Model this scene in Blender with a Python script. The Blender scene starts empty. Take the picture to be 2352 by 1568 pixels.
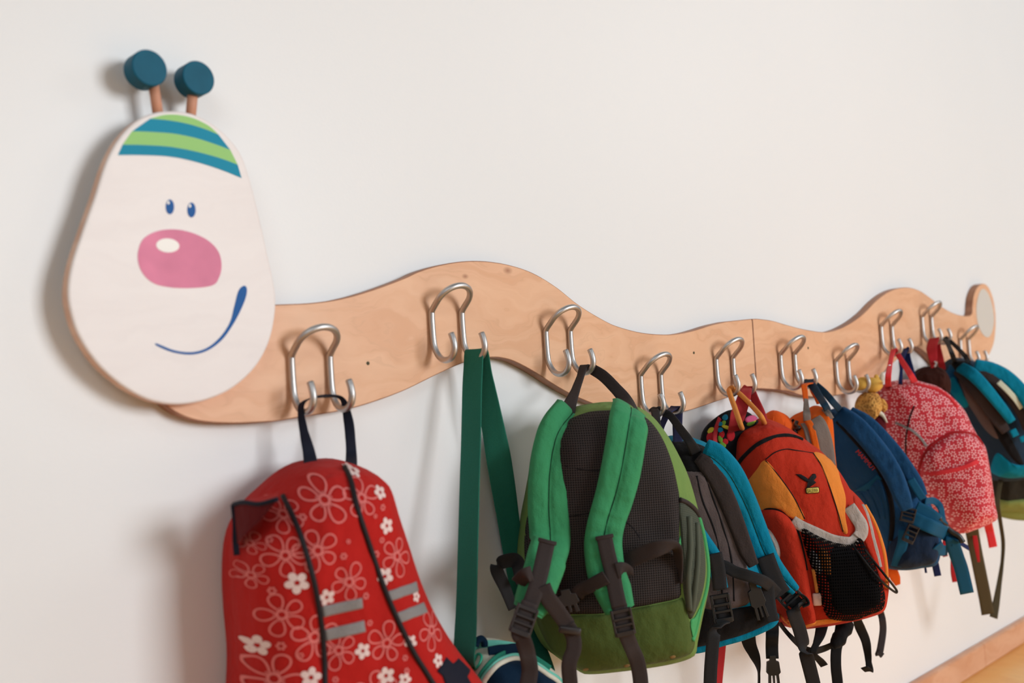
import bpy, math, random
import numpy as np
from mathutils import Vector, Matrix, geometry
from mathutils import noise as mnoise
random.seed(7)
scene = bpy.context.scene
COL = scene.collection

# ------------------------------------------------------------------ camera, world, lights, exposure
CAM = np.array([-0.5811, -0.9687, -0.0321])
YAW, PIT, ROL = 0.7728, 0.0348, -0.0557
FPX, CX, CY = 2287.0, 1176.0, 784.0
FW = np.array([math.sin(YAW)*math.cos(PIT), math.cos(YAW)*math.cos(PIT), math.sin(PIT)])
R0 = np.array([math.cos(YAW), -math.sin(YAW), 0.0]); U0 = np.cross(R0, FW)
RT = math.cos(ROL)*R0 + math.sin(ROL)*U0
UP = -math.sin(ROL)*R0 + math.cos(ROL)*U0
cd = bpy.data.cameras.new('camera'); cam = bpy.data.objects.new('camera', cd); COL.objects.link(cam)
cam.matrix_world = Matrix(((RT[0], UP[0], -FW[0], CAM[0]), (RT[1], UP[1], -FW[1], CAM[1]), (RT[2], UP[2], -FW[2], CAM[2]), (0, 0, 0, 1)))
cd.sensor_width = 36.0; cd.lens = FPX*36/2352; cd.clip_start = 0.05
cd.dof.use_dof = True; cd.dof.focus_distance = 1.42; cd.dof.aperture_fstop = 3.6
scene.camera = cam
vs = scene.view_settings
vs.view_transform = 'Standard'; vs.look = 'None'; vs.gamma = 1.0; vs.use_curve_mapping = False; vs.exposure = 0.03
w = bpy.data.worlds.new('world'); scene.world = w; w.use_nodes = True
w.node_tree.nodes['Background'].inputs[0].default_value = (0.88, 0.945, 1.0, 1); w.node_tree.nodes['Background'].inputs[1].default_value = 0.13
def area(name, loc, target, sx, sy, power, col):
    l = bpy.data.lights.new(name, 'AREA'); l.shape = 'RECTANGLE'; l.size = sx; l.size_y = sy; l.energy = power; l.color = col
    o = bpy.data.objects.new(name, l); COL.objects.link(o); o.location = loc
    o.rotation_euler = (Vector(target)-Vector(loc)).to_track_quat('-Z', 'Y').to_euler(); return o
area('window_light', (2.1, -5.3, 0.95), (0.6, 0, 0.0), 2.1, 1.8, 200, (0.90, 0.955, 1.0))
area('window_light', (3.6, -2.4, 1.5), (1.6, 0, 0.0), 1.4, 1.3, 16, (0.92, 0.97, 1.0))
area('window_light', (-2.1, -2.2, 1.5), (-0.3, 0, 0.0), 1.5, 1.3, 19, (0.88, 0.955, 1.0))
sp = bpy.data.lights.new('sun_patch', 'SPOT'); sp.energy = 1100; sp.spot_size = math.radians(10.5); sp.spot_blend = .5; sp.shadow_soft_size = .05; sp.color = (1.0, .95, .88)   # sun falling through the window onto the wooden floor
so = bpy.data.objects.new('sun_patch', sp); COL.objects.link(so); so.location = (3.3, -3.2, 2.0); so.rotation_euler = (Vector((1.45, -.66, -.776))-Vector(so.location)).to_track_quat('-Z', 'Y').to_euler()

# ------------------------------------------------------------------ geometry helpers
def ray(x, y): return FW + RT*(x-CX)/FPX + UP*(CY-y)/FPX
def at(x, y, Y):                       # the point seen at a photo pixel on the plane parallel to the wall at Y
    d = ray(x, y); return CAM + d*((Y-CAM[1])/d[1])
def srgb(r, g, b):
    f = lambda c: c/12.92 if c <= 0.04045 else ((c+0.055)/1.055)**2.4
    return (f(r/255), f(g/255), f(b/255), 1)
def nrm(v): return v/(np.linalg.norm(v, axis=-1, keepdims=True)+1e-12)
def cat(P, n=8, closed=False):         # Catmull-Rom through the points, n steps a span
    P = np.array(P, float); m = len(P); out = []
    for i in range(m if closed else m-1):
        if closed: a, b, c, d = P[(i-1) % m], P[i], P[(i+1) % m], P[(i+2) % m]
        else:
            b, c = P[i], P[i+1]; a = P[i-1] if i > 0 else 2*b-c; d = P[i+2] if i+2 < m else 2*c-b
        for k in range(n):
            t = k/n; out.append(0.5*((2*b)+(c-a)*t+(2*a-5*b+4*c-d)*t*t+(3*b-a-3*c+d)*t**3))
    if not closed: out.append(P[-1])
    return np.array(out)
def resample(P, n, closed=False):
    P = np.array(P, float); Q = np.vstack([P, P[:1]]) if closed else P
    s = np.concatenate([[0], np.cumsum(np.linalg.norm(np.diff(Q, axis=0), axis=1))])
    t = np.linspace(0, s[-1], n+1)[:-1] if closed else np.linspace(0, s[-1], n)
    return np.stack([np.interp(t, s, Q[:, k]) for k in range(Q.shape[1])], 1)
def obj(name, V, Fc, mat=None, parent=None, smooth=True, kind=None, mats=None, midx=None):
    me = bpy.data.meshes.new(name); me.from_pydata([tuple(map(float, v)) for v in V], [], [tuple(map(int, f)) for f in Fc])
    for m in (mats or ([mat] if mat else [])): me.materials.append(m)
    if midx is not None: me.polygons.foreach_set('material_index', midx)
    if smooth: me.polygons.foreach_set('use_smooth', [True]*len(me.polygons))
    me.update()
    o = bpy.data.objects.new(name, me); COL.objects.link(o)
    if parent: o.parent = parent; o.matrix_parent_inverse = parent.matrix_world.inverted()
    if kind: o['kind'] = kind
    return o
def empty(name, loc):
    o = bpy.data.objects.new(name, None); COL.objects.link(o); o.location = tuple(map(float, loc)); o.empty_display_size = 0.02
    o.matrix_world = Matrix.Translation(tuple(map(float, loc))); return o
def tag(o, label, cat_, group=None):
    o['label'] = label; o['category'] = cat_
    if group: o['group'] = group
    return o
class MB:                              # collects shapes that form ONE part
    def __init__(s): s.V = []; s.F = []; s.n = 0
    def add(s, V, Fc):
        s.V += [tuple(map(float, v)) for v in V]; s.F += [tuple(int(i)+s.n for i in f) for f in Fc]; s.n += len(V); return s
    def build(s, name, mat, parent=None, **k): return obj(name, s.V, s.F, mat, parent, **k)
def g_tube(P, r, seg=10, closed=False, caps=True):
    P = np.array(P, float); n = len(P); r = np.broadcast_to(np.array(r, float), (n,))
    T = nrm(np.gradient(P, axis=0)) if not closed else nrm(np.roll(P, -1, 0)-np.roll(P, 1, 0))
    a = np.array([0, 0, 1.0]) if abs(T[0][2]) < .9 else np.array([1.0, 0, 0])
    N = nrm(np.cross(T[0], a)); V = []; F = []
    for i in range(n):
        N = nrm(N-T[i]*(N@T[i])); B = np.cross(T[i], N)
        for k in range(seg):
            t = 2*math.pi*k/seg; V.append(P[i]+r[i]*(math.cos(t)*N+math.sin(t)*B))
    for i in range(n if closed else n-1):
        j = (i+1) % n
        for k in range(seg):
            l = (k+1) % seg; F.append((i*seg+k, i*seg+l, j*seg+l, j*seg+k))
    if caps and not closed:
        F.append(tuple(range(seg))[::-1]); F.append(tuple((n-1)*seg+k for k in range(seg)))
    return V, F
def g_ribbon(P, W, D, th):             # strap: centre line P, width W, width direction D, thickness th
    P = np.array(P, float); n = len(P); W = np.broadcast_to(np.array(W, float), (n,)); th = np.broadcast_to(np.array(th, float), (n,))
    D = np.broadcast_to(np.array(D, float), (n, 3)); T = nrm(np.gradient(P, axis=0)); D = nrm(D-T*(D*T).sum(1, keepdims=True)); Nn = np.cross(T, D)
    prof = [(-.5, -.22), (-.47, -.5), (-.25, -.5), (0, -.5), (.25, -.5), (.47, -.5), (.5, -.22), (.5, .22), (.47, .5), (.25, .5), (0, .5), (-.25, .5), (-.47, .5), (-.5, .22)]
    V = []; F = []; m = len(prof)
    for i in range(n):
        for a, b in prof: V.append(P[i]+D[i]*W[i]*a+Nn[i]*th[i]*b)
    for i in range(n-1):
        for k in range(m):
            l = (k+1) % m; F.append((i*m+k, i*m+l, (i+1)*m+l, (i+1)*m+k))
    F.append(tuple(range(m))[::-1]); F.append(tuple((n-1)*m+k for k in range(m)))
    return V, F
def out_normals(P):                    # outward normals of a closed 2D outline
    T = nrm(np.roll(P, -1, 0)-np.roll(P, 1, 0)); N = np.stack([T[:, 1], -T[:, 0]], 1)
    a = 0.5*np.sum(P[:, 0]*np.roll(P[:, 1], -1)-np.roll(P[:, 0], -1)*P[:, 1])
    return N if a > 0 else -N
def g_plate(P, to3, w0, w1, bev=0.0):  # flat plate: closed outline P (2D), to3(p, w), from w0 (back) to w1 (front)
    P = np.array(P, float); N = out_normals(P); n = len(P); V = []; F = []; rings = []
    prof = [(0, w0), (0, w1)] if bev <= 0 else [(-bev, w0), (-.3*bev, w0+.3*bev*(1 if w1 > w0 else -1)), (0, w0+bev*(1 if w1 > w0 else -1)), (0, w1-bev*(1 if w1 > w0 else -1)), (-.3*bev, w1-.3*bev*(1 if w1 > w0 else -1)), (-bev, w1)]
    for o_, ww in prof:
        rings.append(len(V)); V += [to3(p, ww) for p in P+N*o_]
    for a, b in zip(rings, rings[1:]):
        for k in range(n): F.append((a+k, a+(k+1) % n, b+(k+1) % n, b+k))
    ns = len(F); F.append(tuple(rings[0]+k for k in range(n))[::-1]); nb = len(F); F.append(tuple(rings[-1]+k for k in range(n)))
    return V, F, ns, nb
def g_box(c, ax, ay, az, bev=0.0):     # box with half-axes; bevelled edges by chamfered rings along az
    c, ax, ay, az = [np.array(v, float) for v in (c, ax, ay, az)]
    lx, ly, lz = np.linalg.norm(ax), np.linalg.norm(ay), np.linalg.norm(az)
    b = min(bev, lx*.5, ly*.5, lz*.5) if bev else 0
    if not b:
        V = [c+sx*ax+sy*ay+sz*az for sz in (-1, 1) for sx, sy in ((-1, -1), (1, -1), (1, 1), (-1, 1))]
        return V, [(3, 2, 1, 0), (4, 5, 6, 7)]+[(k, (k+1) % 4, 4+(k+1) % 4, 4+k) for k in range(4)]
    V = []; F = []
    for ins, zz in ((b, -1), (0, -1+b/lz), (0, 1-b/lz), (b, 1)):
        for (x, y) in ((-1, -1+b/ly), (-1+b/lx, -1), (1-b/lx, -1), (1, -1+b/ly), (1, 1-b/ly), (1-b/lx, 1), (-1+b/lx, 1), (-1, 1-b/ly)):
            V.append(c+ax*x*(1-ins/lx)+ay*y*(1-ins/ly)+az*zz)
    for i in range(3):
        for k in range(8): F.append((i*8+k, i*8+(k+1) % 8, (i+1)*8+(k+1) % 8, (i+1)*8+k))
    F.append(tuple(range(8))[::-1]); F.append(tuple(24+k for k in range(8)))
    return V, F

# ------------------------------------------------------------------ materials
def new_mat(name):
    m = bpy.data.materials.new(name); m.use_nodes = True; nt = m.node_tree; b = nt.nodes['Principled BSDF']; return m, nt, b
def N_(nt, t, **k):
    n = nt.nodes.new(t)
    for a, v in k.items(): setattr(n, a, v)
    return n
def mixc(nt, fac, a, b, bt='MIX'):
    n = N_(nt, 'ShaderNodeMix', data_type='RGBA', blend_type=bt)
    for sock, v in ((n.inputs[0], fac), (n.inputs[6], a), (n.inputs[7], b)):
        if hasattr(v, 'node'): nt.links.new(v, sock)
        else: sock.default_value = v
    return n.outputs[2]
def mth(nt, op, a, b=None, c=None):
    n = N_(nt, 'ShaderNodeMath', operation=op)
    for i, v in enumerate((a, b, c)):
        if v is None: continue
        if hasattr(v, 'node'): nt.links.new(v, n.inputs[i])
        else: n.inputs[i].default_value = v
    return n.outputs[0]
def coords(nt, scale=(1, 1, 1), rot=(0, 0, 0), which='Object'):
    tc = N_(nt, 'ShaderNodeTexCoord'); mp = N_(nt, 'ShaderNodeMapping'); mp.inputs['Scale'].default_value = scale; mp.inputs['Rotation'].default_value = rot
    nt.links.new(tc.outputs[which], mp.inputs['Vector']); return mp.outputs[0]
def noise(nt, vec, scale, detail=2, rough=.5):
    n = N_(nt, 'ShaderNodeTexNoise'); n.inputs['Scale'].default_value = scale; n.inputs['Detail'].default_value = detail; n.inputs['Roughness'].default_value = rough
    nt.links.new(vec, n.inputs['Vector']); return n.outputs['Fac']
def ramp(nt, fac, stops):
    n = N_(nt, 'ShaderNodeValToRGB'); e = n.color_ramp.elements
    while len(e) < len(stops): e.new(.5)
    for i, (p, c) in enumerate(stops): e[i].position = p; e[i].color = c
    nt.links.new(fac, n.inputs[0]); return n.outputs[0]
def bump(nt, b, h, strength, dist):
    n = N_(nt, 'ShaderNodeBump'); n.inputs['Strength'].default_value = strength; n.inputs['Distance'].default_value = dist
    nt.links.new(h, n.inputs['Height']); nt.links.new(n.outputs[0], b.inputs['Normal'])
def fabric(name, rgb, weave=900, rough=.85, wr=.35, sheen=.03, var=.10):   # woven cloth: fine weave, soft wrinkles
    m, nt, b = new_mat(name); c = srgb(*rgb); v = coords(nt)
    n1 = noise(nt, v, 9, 3); n2 = noise(nt, v, weave, 1)
    d = tuple(x*(1-var*1.6) for x in c[:3])+(1,); l = tuple(min(1, x*(1+var)) for x in c[:3])+(1,)
    col = mixc(nt, n1, d, l); col = mixc(nt, mth(nt, 'MULTIPLY', n2, .35), col, tuple(x*.55 for x in c[:3])+(1,))
    nt.links.new(col, b.inputs['Base Color']); b.inputs['Roughness'].default_value = rough
    b.inputs['Sheen Weight'].default_value = sheen; b.inputs['Sheen Roughness'].default_value = .5; b.inputs['Specular IOR Level'].default_value = .12
    wv = noise(nt, coords(nt, (1, 1, .55)), 28, 2, .45)
    wf = noise(nt, coords(nt, (1, 1, .7), (.3, .2, .5)), 85, 2, .5)
    h = mth(nt, 'ADD', mth(nt, 'ADD', mth(nt, 'MULTIPLY', wv, wr*1.6), mth(nt, 'MULTIPLY', wf, wr*.4)), mth(nt, 'MULTIPLY', n2, .03)); bump(nt, b, h, 1.0, .016)
    return m
def webbing(name, rgb, rough=.7):      # narrow-ribbed strap tape
    m, nt, b = new_mat(name); c = srgb(*rgb); v = coords(nt)
    n2 = noise(nt, v, 1100, 1); n1 = noise(nt, v, 14, 2)
    col = mixc(nt, n2, tuple(x*.72 for x in c[:3])+(1,), tuple(min(1, x*1.25) for x in c[:3])+(1,)); col = mixc(nt, mth(nt, 'MULTIPLY', n1, .3), col, tuple(x*.7 for x in c[:3])+(1,))
    nt.links.new(col, b.inputs['Base Color']); b.inputs['Roughness'].default_value = rough; b.inputs['Specular IOR Level'].default_value = .15
    b.inputs['Sheen Weight'].default_value = .02
    wv = N_(nt, 'ShaderNodeTexWave', wave_type='BANDS', bands_direction='Z'); wv.inputs['Scale'].default_value = 260; nt.links.new(v, wv.inputs['Vector'])
    bump(nt, b, mth(nt, 'ADD', mth(nt, 'MULTIPLY', wv.outputs['Fac'], .5), n2), .35, .0006); return m
def plain(name, rgb, rough=.5, spec=.4, metal=0.0, var=0.0, sc=20):
    m, nt, b = new_mat(name); c = srgb(*rgb); v = coords(nt); n1 = noise(nt, v, sc, 2)
    col = mixc(nt, n1, tuple(x*(1-var) for x in c[:3])+(1,), tuple(min(1, x*(1+var)) for x in c[:3])+(1,)); nt.links.new(col, b.inputs['Base Color'])
    b.inputs['Roughness'].default_value = rough; b.inputs['Specular IOR Level'].default_value = spec; b.inputs['Metallic'].default_value = metal; return m
def wood(name, c0, c1, rough=.42, knots=(), lines=.22):
    m, nt, b = new_mat(name)
    v = coords(nt, (1.3, 1, 11)); warp = noise(nt, coords(nt, (3, 1, 5)), 3.2, 3)
    vv = N_(nt, 'ShaderNodeVectorMath', operation='MULTIPLY_ADD'); vv.inputs[1].default_value = (1, 1, 1)
    cmb = N_(nt, 'ShaderNodeCombineXYZ'); nt.links.new(mth(nt, 'MULTIPLY', warp, 1.3), cmb.inputs[2]); nt.links.new(v, vv.inputs[0]); nt.links.new(cmb.outputs[0], vv.inputs[2])
    g = noise(nt, vv.outputs[0], 4.0, 3, .5); fine = noise(nt, coords(nt, (12, 40, 260)), 4, 3, .6); cloud = noise(nt, coords(nt, (4, 1, 6)), 1.6, 2)
    col = mixc(nt, ramp(nt, g, [(.36, (0, 0, 0, 1)), (.62, (1, 1, 1, 1))]), srgb(*c0), srgb(*c1))
    line = ramp(nt, mth(nt, 'PINGPONG', mth(nt, 'MULTIPLY', g, 9), 1.0), [(0.0, (1, 1, 1, 1)), (.16, (0, 0, 0, 1))])
    col = mixc(nt, mth(nt, 'MULTIPLY', line, lines), col, srgb(*[x*.86 for x in c0]))
    col = mixc(nt, mth(nt, 'MULTIPLY', fine, .18), col, srgb(*[x*.9 for x in c0])); col = mixc(nt, mth(nt, 'MULTIPLY', cloud, .25), col, srgb(*[min(255, x*1.04) for x in c1]))
    for kx, kz, kr in knots:
        vm = N_(nt, 'ShaderNodeVectorMath', operation='DISTANCE'); mp = coords(nt, (.6, 0, 1)); nt.links.new(mp, vm.inputs[0]); vm.inputs[1].default_value = (kx*.6, 0, kz)
        kf = ramp(nt, mth(nt, 'DIVIDE', vm.outputs['Value'], kr), [(.0, (1, 1, 1, 1)), (.25, (.75, .75, .75, 1)), (1.0, (0, 0, 0, 1))]); col = mixc(nt, mth(nt, 'MULTIPLY', kf, .8), col, srgb(150, 88, 52))
    nt.links.new(col, b.inputs['Base Color']); b.inputs['Roughness'].default_value = rough; b.inputs['Specular IOR Level'].default_value = .35
    bump(nt, b, fine, .08, .001); return m
M = {}
def wall_mat():
    m, nt, b = new_mat('painted_wall'); v = coords(nt); n1 = noise(nt, v, 260, 2); n2 = noise(nt, v, 1.3, 2)
    nt.links.new(mixc(nt, n2, srgb(232, 230, 228), srgb(238, 236, 234)), b.inputs['Base Color']); b.inputs['Roughness'].default_value = .38; b.inputs['Specular IOR Level'].default_value = .3
    bump(nt, b, n1, .12, .0012); return m
M['wall'] = wall_mat()
M['floor'] = wood('floor_wood', (240, 172, 94), (248, 192, 116), .3)
M['base'] = wood('baseboard_wood', (208, 148, 112), (224, 172, 138), .4, lines=.05)
M['board'] = wood('birch_board', (223, 167, 127), (235, 185, 147), .4, knots=((.338, .108, .006), (.262, .098, .004), (.448, -.012, .004)))
M['edge'] = wood('plywood_edge', (150, 98, 70), (184, 130, 98), .5)
M['pale'] = wood('pale_birch', (233, 222, 217), (237, 227, 222), .4, lines=.03)
M['paleedge'] = wood('pale_edge', (212, 166, 138), (230, 190, 164), .5)
M['dowel'] = plain('dowel_wood', (202, 144, 116), .5, .3, var=.1, sc=60)
M['disc'] = plain('teal_stained_wood', (16, 88, 112), .5, .15, var=.22, sc=45)
M['steel'] = plain('satin_steel', (200, 194, 190), .45, .5, metal=1.0, var=.04)
M['p_teal'] = plain('teal_print', (26, 140, 170), .5, .12); M['p_lime'] = plain('lime_print', (156, 206, 124), .5, .12)
M['p_blue'] = plain('blue_print', (36, 92, 158), .5, .12); M['p_white'] = plain('white_print', (246, 240, 232), .45)
M['p_pink'] = plain('pink_print', (224, 134, 162), .5, .12, var=.22, sc=28)
M['hole'] = plain('screw_hole', (70, 62, 34), .7); M['grey_inset'] = plain('grey_inset', (214, 206, 196), .35)

# ------------------------------------------------------------------ the room
WY, FZ = -0.0075, -0.776
V, F = g_box((1.2, WY+.05, .6), (4.2, 0, 0), (0, .05, 0), (0, 0, 1.376+.02)); obj('wall_back', V, F, M['wall'], smooth=False, kind='structure')
V, F = g_box((1.2, -2.0+WY+.1, FZ-.03), (4.2, 0, 0), (0, 2.0, 0), (0, 0, .03)); obj('floor', V, F, M['floor'], smooth=False, kind='structure')
bb = empty('baseboard_back', (1.2, WY, FZ)); bb['kind'] = 'structure'
xs = [-3.0, 1.83, 3.4, 5.4]
for a, b in zip(xs, xs[1:]):
    V, F = g_box(((a+b)/2, WY-.008, FZ+.029), ((b-a)/2-.0006, 0, 0), (0, .008, 0), (0, 0, .028), .003); obj('baseboard_length', V, F, M['base'], bb, smooth=False)

# ------------------------------------------------------------------ coat rack
BF, BB = -0.0255, WY-.0006                   # board front and back
HF = BF-.017                           # head front
XZ = lambda p, wv: (p[0], wv, p[1])
def trace(pts, Y, n=6, closed=False): return cat([at(x, y, Y)[[0, 2]] for x, y in pts], n, closed)
def poly(*parts): return np.vstack(parts)
rack = empty('caterpillar_coat_rack', (0.85, WY, 0.0))
tag(rack, 'wavy birch caterpillar coat rack with smiling head and ten steel double hooks on white wall', 'coat rack')
seam_t = at(1728, 732, BF)[[0, 2]]; seam_b = at(1736, 892.5, BF)[[0, 2]]; seam_b[0] = seam_t[0]
t1 = trace([(560, 702), (634, 699), (719, 695), (789, 684), (859, 664), (929, 638), (964, 622), (1016, 607), (1068, 599.5), (1120, 600), (1173, 609), (1225, 627), (1278, 659), (1331, 701), (1389, 736), (1424, 751), (1476, 764), (1528, 768), (1564, 765), (1598, 757), (1633, 746), (1668, 738)], BF)
b1 = trace([(1668, 914), (1633, 926), (1598, 938), (1563, 946.5), (1520, 950), (1470, 950), (1400, 939), (1337, 917), (1285, 891), (1232, 857), (1190, 834), (1160, 823.5), (1124, 821), (1065, 833), (998, 863), (929, 896.5), (859, 922.5), (789, 942), (685, 959), (631, 967.5), (545, 972), (472, 969), (423, 956.5), (386, 935), (350, 900)], BF)
g = .0008
V, F, ns, nb = g_plate(resample(poly(t1, [seam_t-[g, 0]], [seam_b-[g, 0]], b1), 420, True), XZ, BB, BF, .0012)
obj('board', V, F, parent=rack, smooth=False, mats=[M['edge'], M['board']], midx=[0]*ns+[1]*(len(F)-ns))
t2 = trace([(1738, 731.5), (1773, 736), (1808, 746), (1843, 755), (1886, 762), (1911, 760), (1936, 751), (1961, 737), (1986.5, 717), (2012, 691), (2037, 672), (2062, 662), (2087, 660), (2112, 667), (2137.5, 684), (2163, 704), (2188, 718), (2208, 724), (2226, 725), (2233, 718), (2234, 700), (2237, 678), (2246, 658), (2259, 651), (2271, 660), (2281, 685), (2287, 725), (2285.5, 771), (2278.5, 801), (2263, 829)], BF)
b2 = trace([(2235, 845), (2200, 851), (2172, 846), (2150, 834), (2132, 815), (2112, 799), (2099, 797), (2080, 808), (2050, 835), (2012, 870), (1980, 892), (1951, 902), (1911, 909), (1880, 912), (1843, 908), (1810, 899), (1773, 894), (1750, 892.5)], BF)
V, F, ns, nb = g_plate(resample(poly([seam_t+[g, 0]], t2, b2, [seam_b+[g, 0]]), 420, True), XZ, BB, BF, .0012)
o = obj('board', V, F, parent=rack, smooth=False, mats=[M['edge'], M['board']], midx=[0]*ns+[1]*(len(F)-ns))
ins = trace([(2243, 715), (2245, 690), (2252, 668), (2261, 664), (2272, 678), (2280, 705), (2283.5, 733), (2280, 758), (2271, 774), (2258, 768), (2247, 745)], BF-.001, 8, True)
V, F, ns, nb = g_plate(ins, XZ, BF+.001, BF-.001); obj('tail_inset', V, F, M['grey_inset'], rack, smooth=False)
hp = [(386, 254.5), (435, 259), (478, 277), (520, 310), (554, 354), (575.5, 415), (597, 500), (618.5, 598), (630.5, 654), (634, 697), (627.5, 752), (612, 801), (582, 849), (533, 892), (478, 917), (423, 928), (374, 926), (325, 911), (270, 877), (221, 831), (181, 770), (161, 709), (157, 660), (166, 605), (190, 531), (218, 452), (242, 378), (270, 323), (306, 283), (343, 262)]
V, F, ns, nb = g_plate(trace(hp, HF, 8, True), XZ, BF, HF, .002)
head = obj('head_panel', V, F, parent=rack, smooth=False, mats=[M['paleedge'], M['pale']], midx=[0]*(ns-2*len(hp)*8)+[1]*(2*len(hp)*8)+[1]*(len(F)-ns)); head['label'] = 'pale pear-shaped caterpillar face with striped cap and pink nose'
PF = HF-.0004
def decal(name, pts, mat, par, n=8, lift=.0, closed_cat=True, Y=PF):
    P = trace(pts, Y-lift, n, True) if closed_cat else np.array([at(x, y, Y-lift)[[0, 2]] for x, y in pts])
    V, F, a, b = g_plate(P, XZ, Y-lift+.0006, Y-lift); return obj(name, V, F, mat, par, smooth=False)
def band(name, up, lo, mat):           # one stripe of the cap between two edge curves
    P = poly(trace(up, PF, 8), trace(lo[::-1], PF, 8)); V, F, a, b = g_plate(P, XZ, PF+.0006, PF); obj(name, V, F, mat, head, smooth=False)
c0 = [(352, 270), (380, 263.5), (412, 264), (446, 272), (480, 289), (502, 309)]
e1 = [(345, 272.5), (385, 276), (430, 284), (470, 296), (502, 309)]
e2 = [(304, 301), (350, 303), (400, 307), (450, 317), (497, 332), (529, 344)]
e3 = [(282, 332), (330, 333), (390, 337), (450, 348), (505, 363), (546, 378)]
e4 = [(271, 356), (320, 356), (385, 359), (440, 369), (500, 387), (555, 408.5)]
band('cap_stripe', c0, e1, M['p_lime']); band('cap_stripe', [(345, 272.5), (385, 276), (430, 284), (470, 296), (502, 309)], e2, M['p_teal'])
band('cap_stripe', e2, e3, M['p_lime']); band('cap_stripe', e3, e4, M['p_teal'])
def ell(cx, cy, rx, ry, rot=0, n=16, tip=0.0):
    return [(cx+rx*math.cos(t)*math.cos(rot)-ry*math.sin(t)*math.sin(rot), cy+rx*math.cos(t)*math.sin(rot)+ry*math.sin(t)*math.cos(rot)) for t in [2*math.pi*k/n for k in range(n)]]
for ex, ey in ((390.5, 475), (440, 482)):
    e = decal('eye', ell(ex, ey, 9.5, 17, .0), M['p_blue'], head, 4); decal('eye_glint', ell(ex-3.5, ey-9.5, 2.6, 4, 0, 8), M['p_white'], e, 3, .0003)
nose = decal('nose', [(318, 575), (330, 548), (360, 531), (400, 526.5), (440, 534), (478, 552), (502, 578), (509, 610), (503, 638), (488, 655), (445, 661), (395, 660), (355, 651), (330, 630), (318, 603)], M['p_pink'], head, 6)
decal('nose_glint', ell(385.5, 563.5, 26.5, 16, .08), M['p_white'], nose, 4, .0003)
decal('smile', [(361, 789), (400, 804), (440, 808.5), (475, 799), (505, 775), (528, 741), (538, 705), (548, 668), (560, 656), (567, 662), (565, 682), (553, 712), (536, 744), (511, 779), (478, 804), (441, 814), (398, 809), (361, 794)], M['p_blue'], head, 5)
for (cx_, cy_, rr, bx, by, tx, ty, dY) in ((344.5, 155, .0178, 364, 258, 353, 195, -.0035), (457, 178, .0172, 436, 262, 443, 212, .0)):
    Yf = HF-.004; c = at(cx_, cy_, Yf)
    p0 = at(bx, by, HF+.0085); p0[2] -= .008; p1 = at(tx, ty, HF+.0085); p1 = p1+(p1-p0)*.25
    V, F = g_tube([p0+(p1-p0)*t for t in (0, .5, 1)], .0052, 16); an = obj('antenna', V, F, M['dowel'], rack)
    P = np.array([(c[0]+rr*math.cos(t), c[2]+rr*math.sin(t)) for t in np.linspace(0, 2*math.pi, 41)[:-1]])
    V, F, a_, b_ = g_plate(P, XZ, HF+.017, Yf, .0012); obj('antenna_disc', V, F, M['disc'], an, smooth=False)
# hooks: one bent rod each: two J-hooks below, an arch leaning out above
HR, RY = .0039, BF-.0036
def hook_path():
    jl = [(.0, -.064, -.0265), (0, -.0673, -.034), (0, -.0690, -.0425), (0, -.0668, -.0505), (0, -.0605, -.0563), (0, -.0515, -.0580), (0, -.0430, -.0555), (0, -.0360, -.0490), (0, -.0315, -.0400), (0, -.0300, -.0290), (0, -.0295, -.0150), (0, -.0295, -.0010)]
    le = np.array(jl); wd = .0492; k = []
    for a in np.linspace(math.pi, 0, 15):
        s = .0165+.0246*math.sin(a); k.append((wd/2+.0246*math.cos(a), -.0308-.69*s, .0035+.70*s))
    ri = le[::-1]+[wd, 0, 0]
    P = np.vstack([le, [(0, -.0312, .0045)], k, [(wd, -.0312, .0045)], ri]); return cat(P, 4)
hV, hF = g_tube(hook_path(), HR, 12)
hz = [0.0, 0.0497, 0.0250, -0.0440, -0.0243, -0.0230, -0.0407, 0.0259, 0.0456, -0.0081]
h0 = None
for i, z in enumerate(hz):
    if h0 is None: ho = h0 = obj('coat_hook', hV, hF, M['steel'], rack)
    else: ho = h0.copy(); COL.objects.link(ho); ho.parent = rack; ho.matrix_parent_inverse = rack.matrix_world.inverted()
    ho.location = (i*.2, 0, z)
for (x, y) in ((845, 834), (1593.5, 810), (1856, 799)):
    p = at(x, y, BF); V, F = g_tube([(p[0], BF+.002, p[2]), (p[0], BF-.0004, p[2])], .0022, 12); obj('screw_head', V, F, M['hole'], rack, smooth=False)

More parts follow.
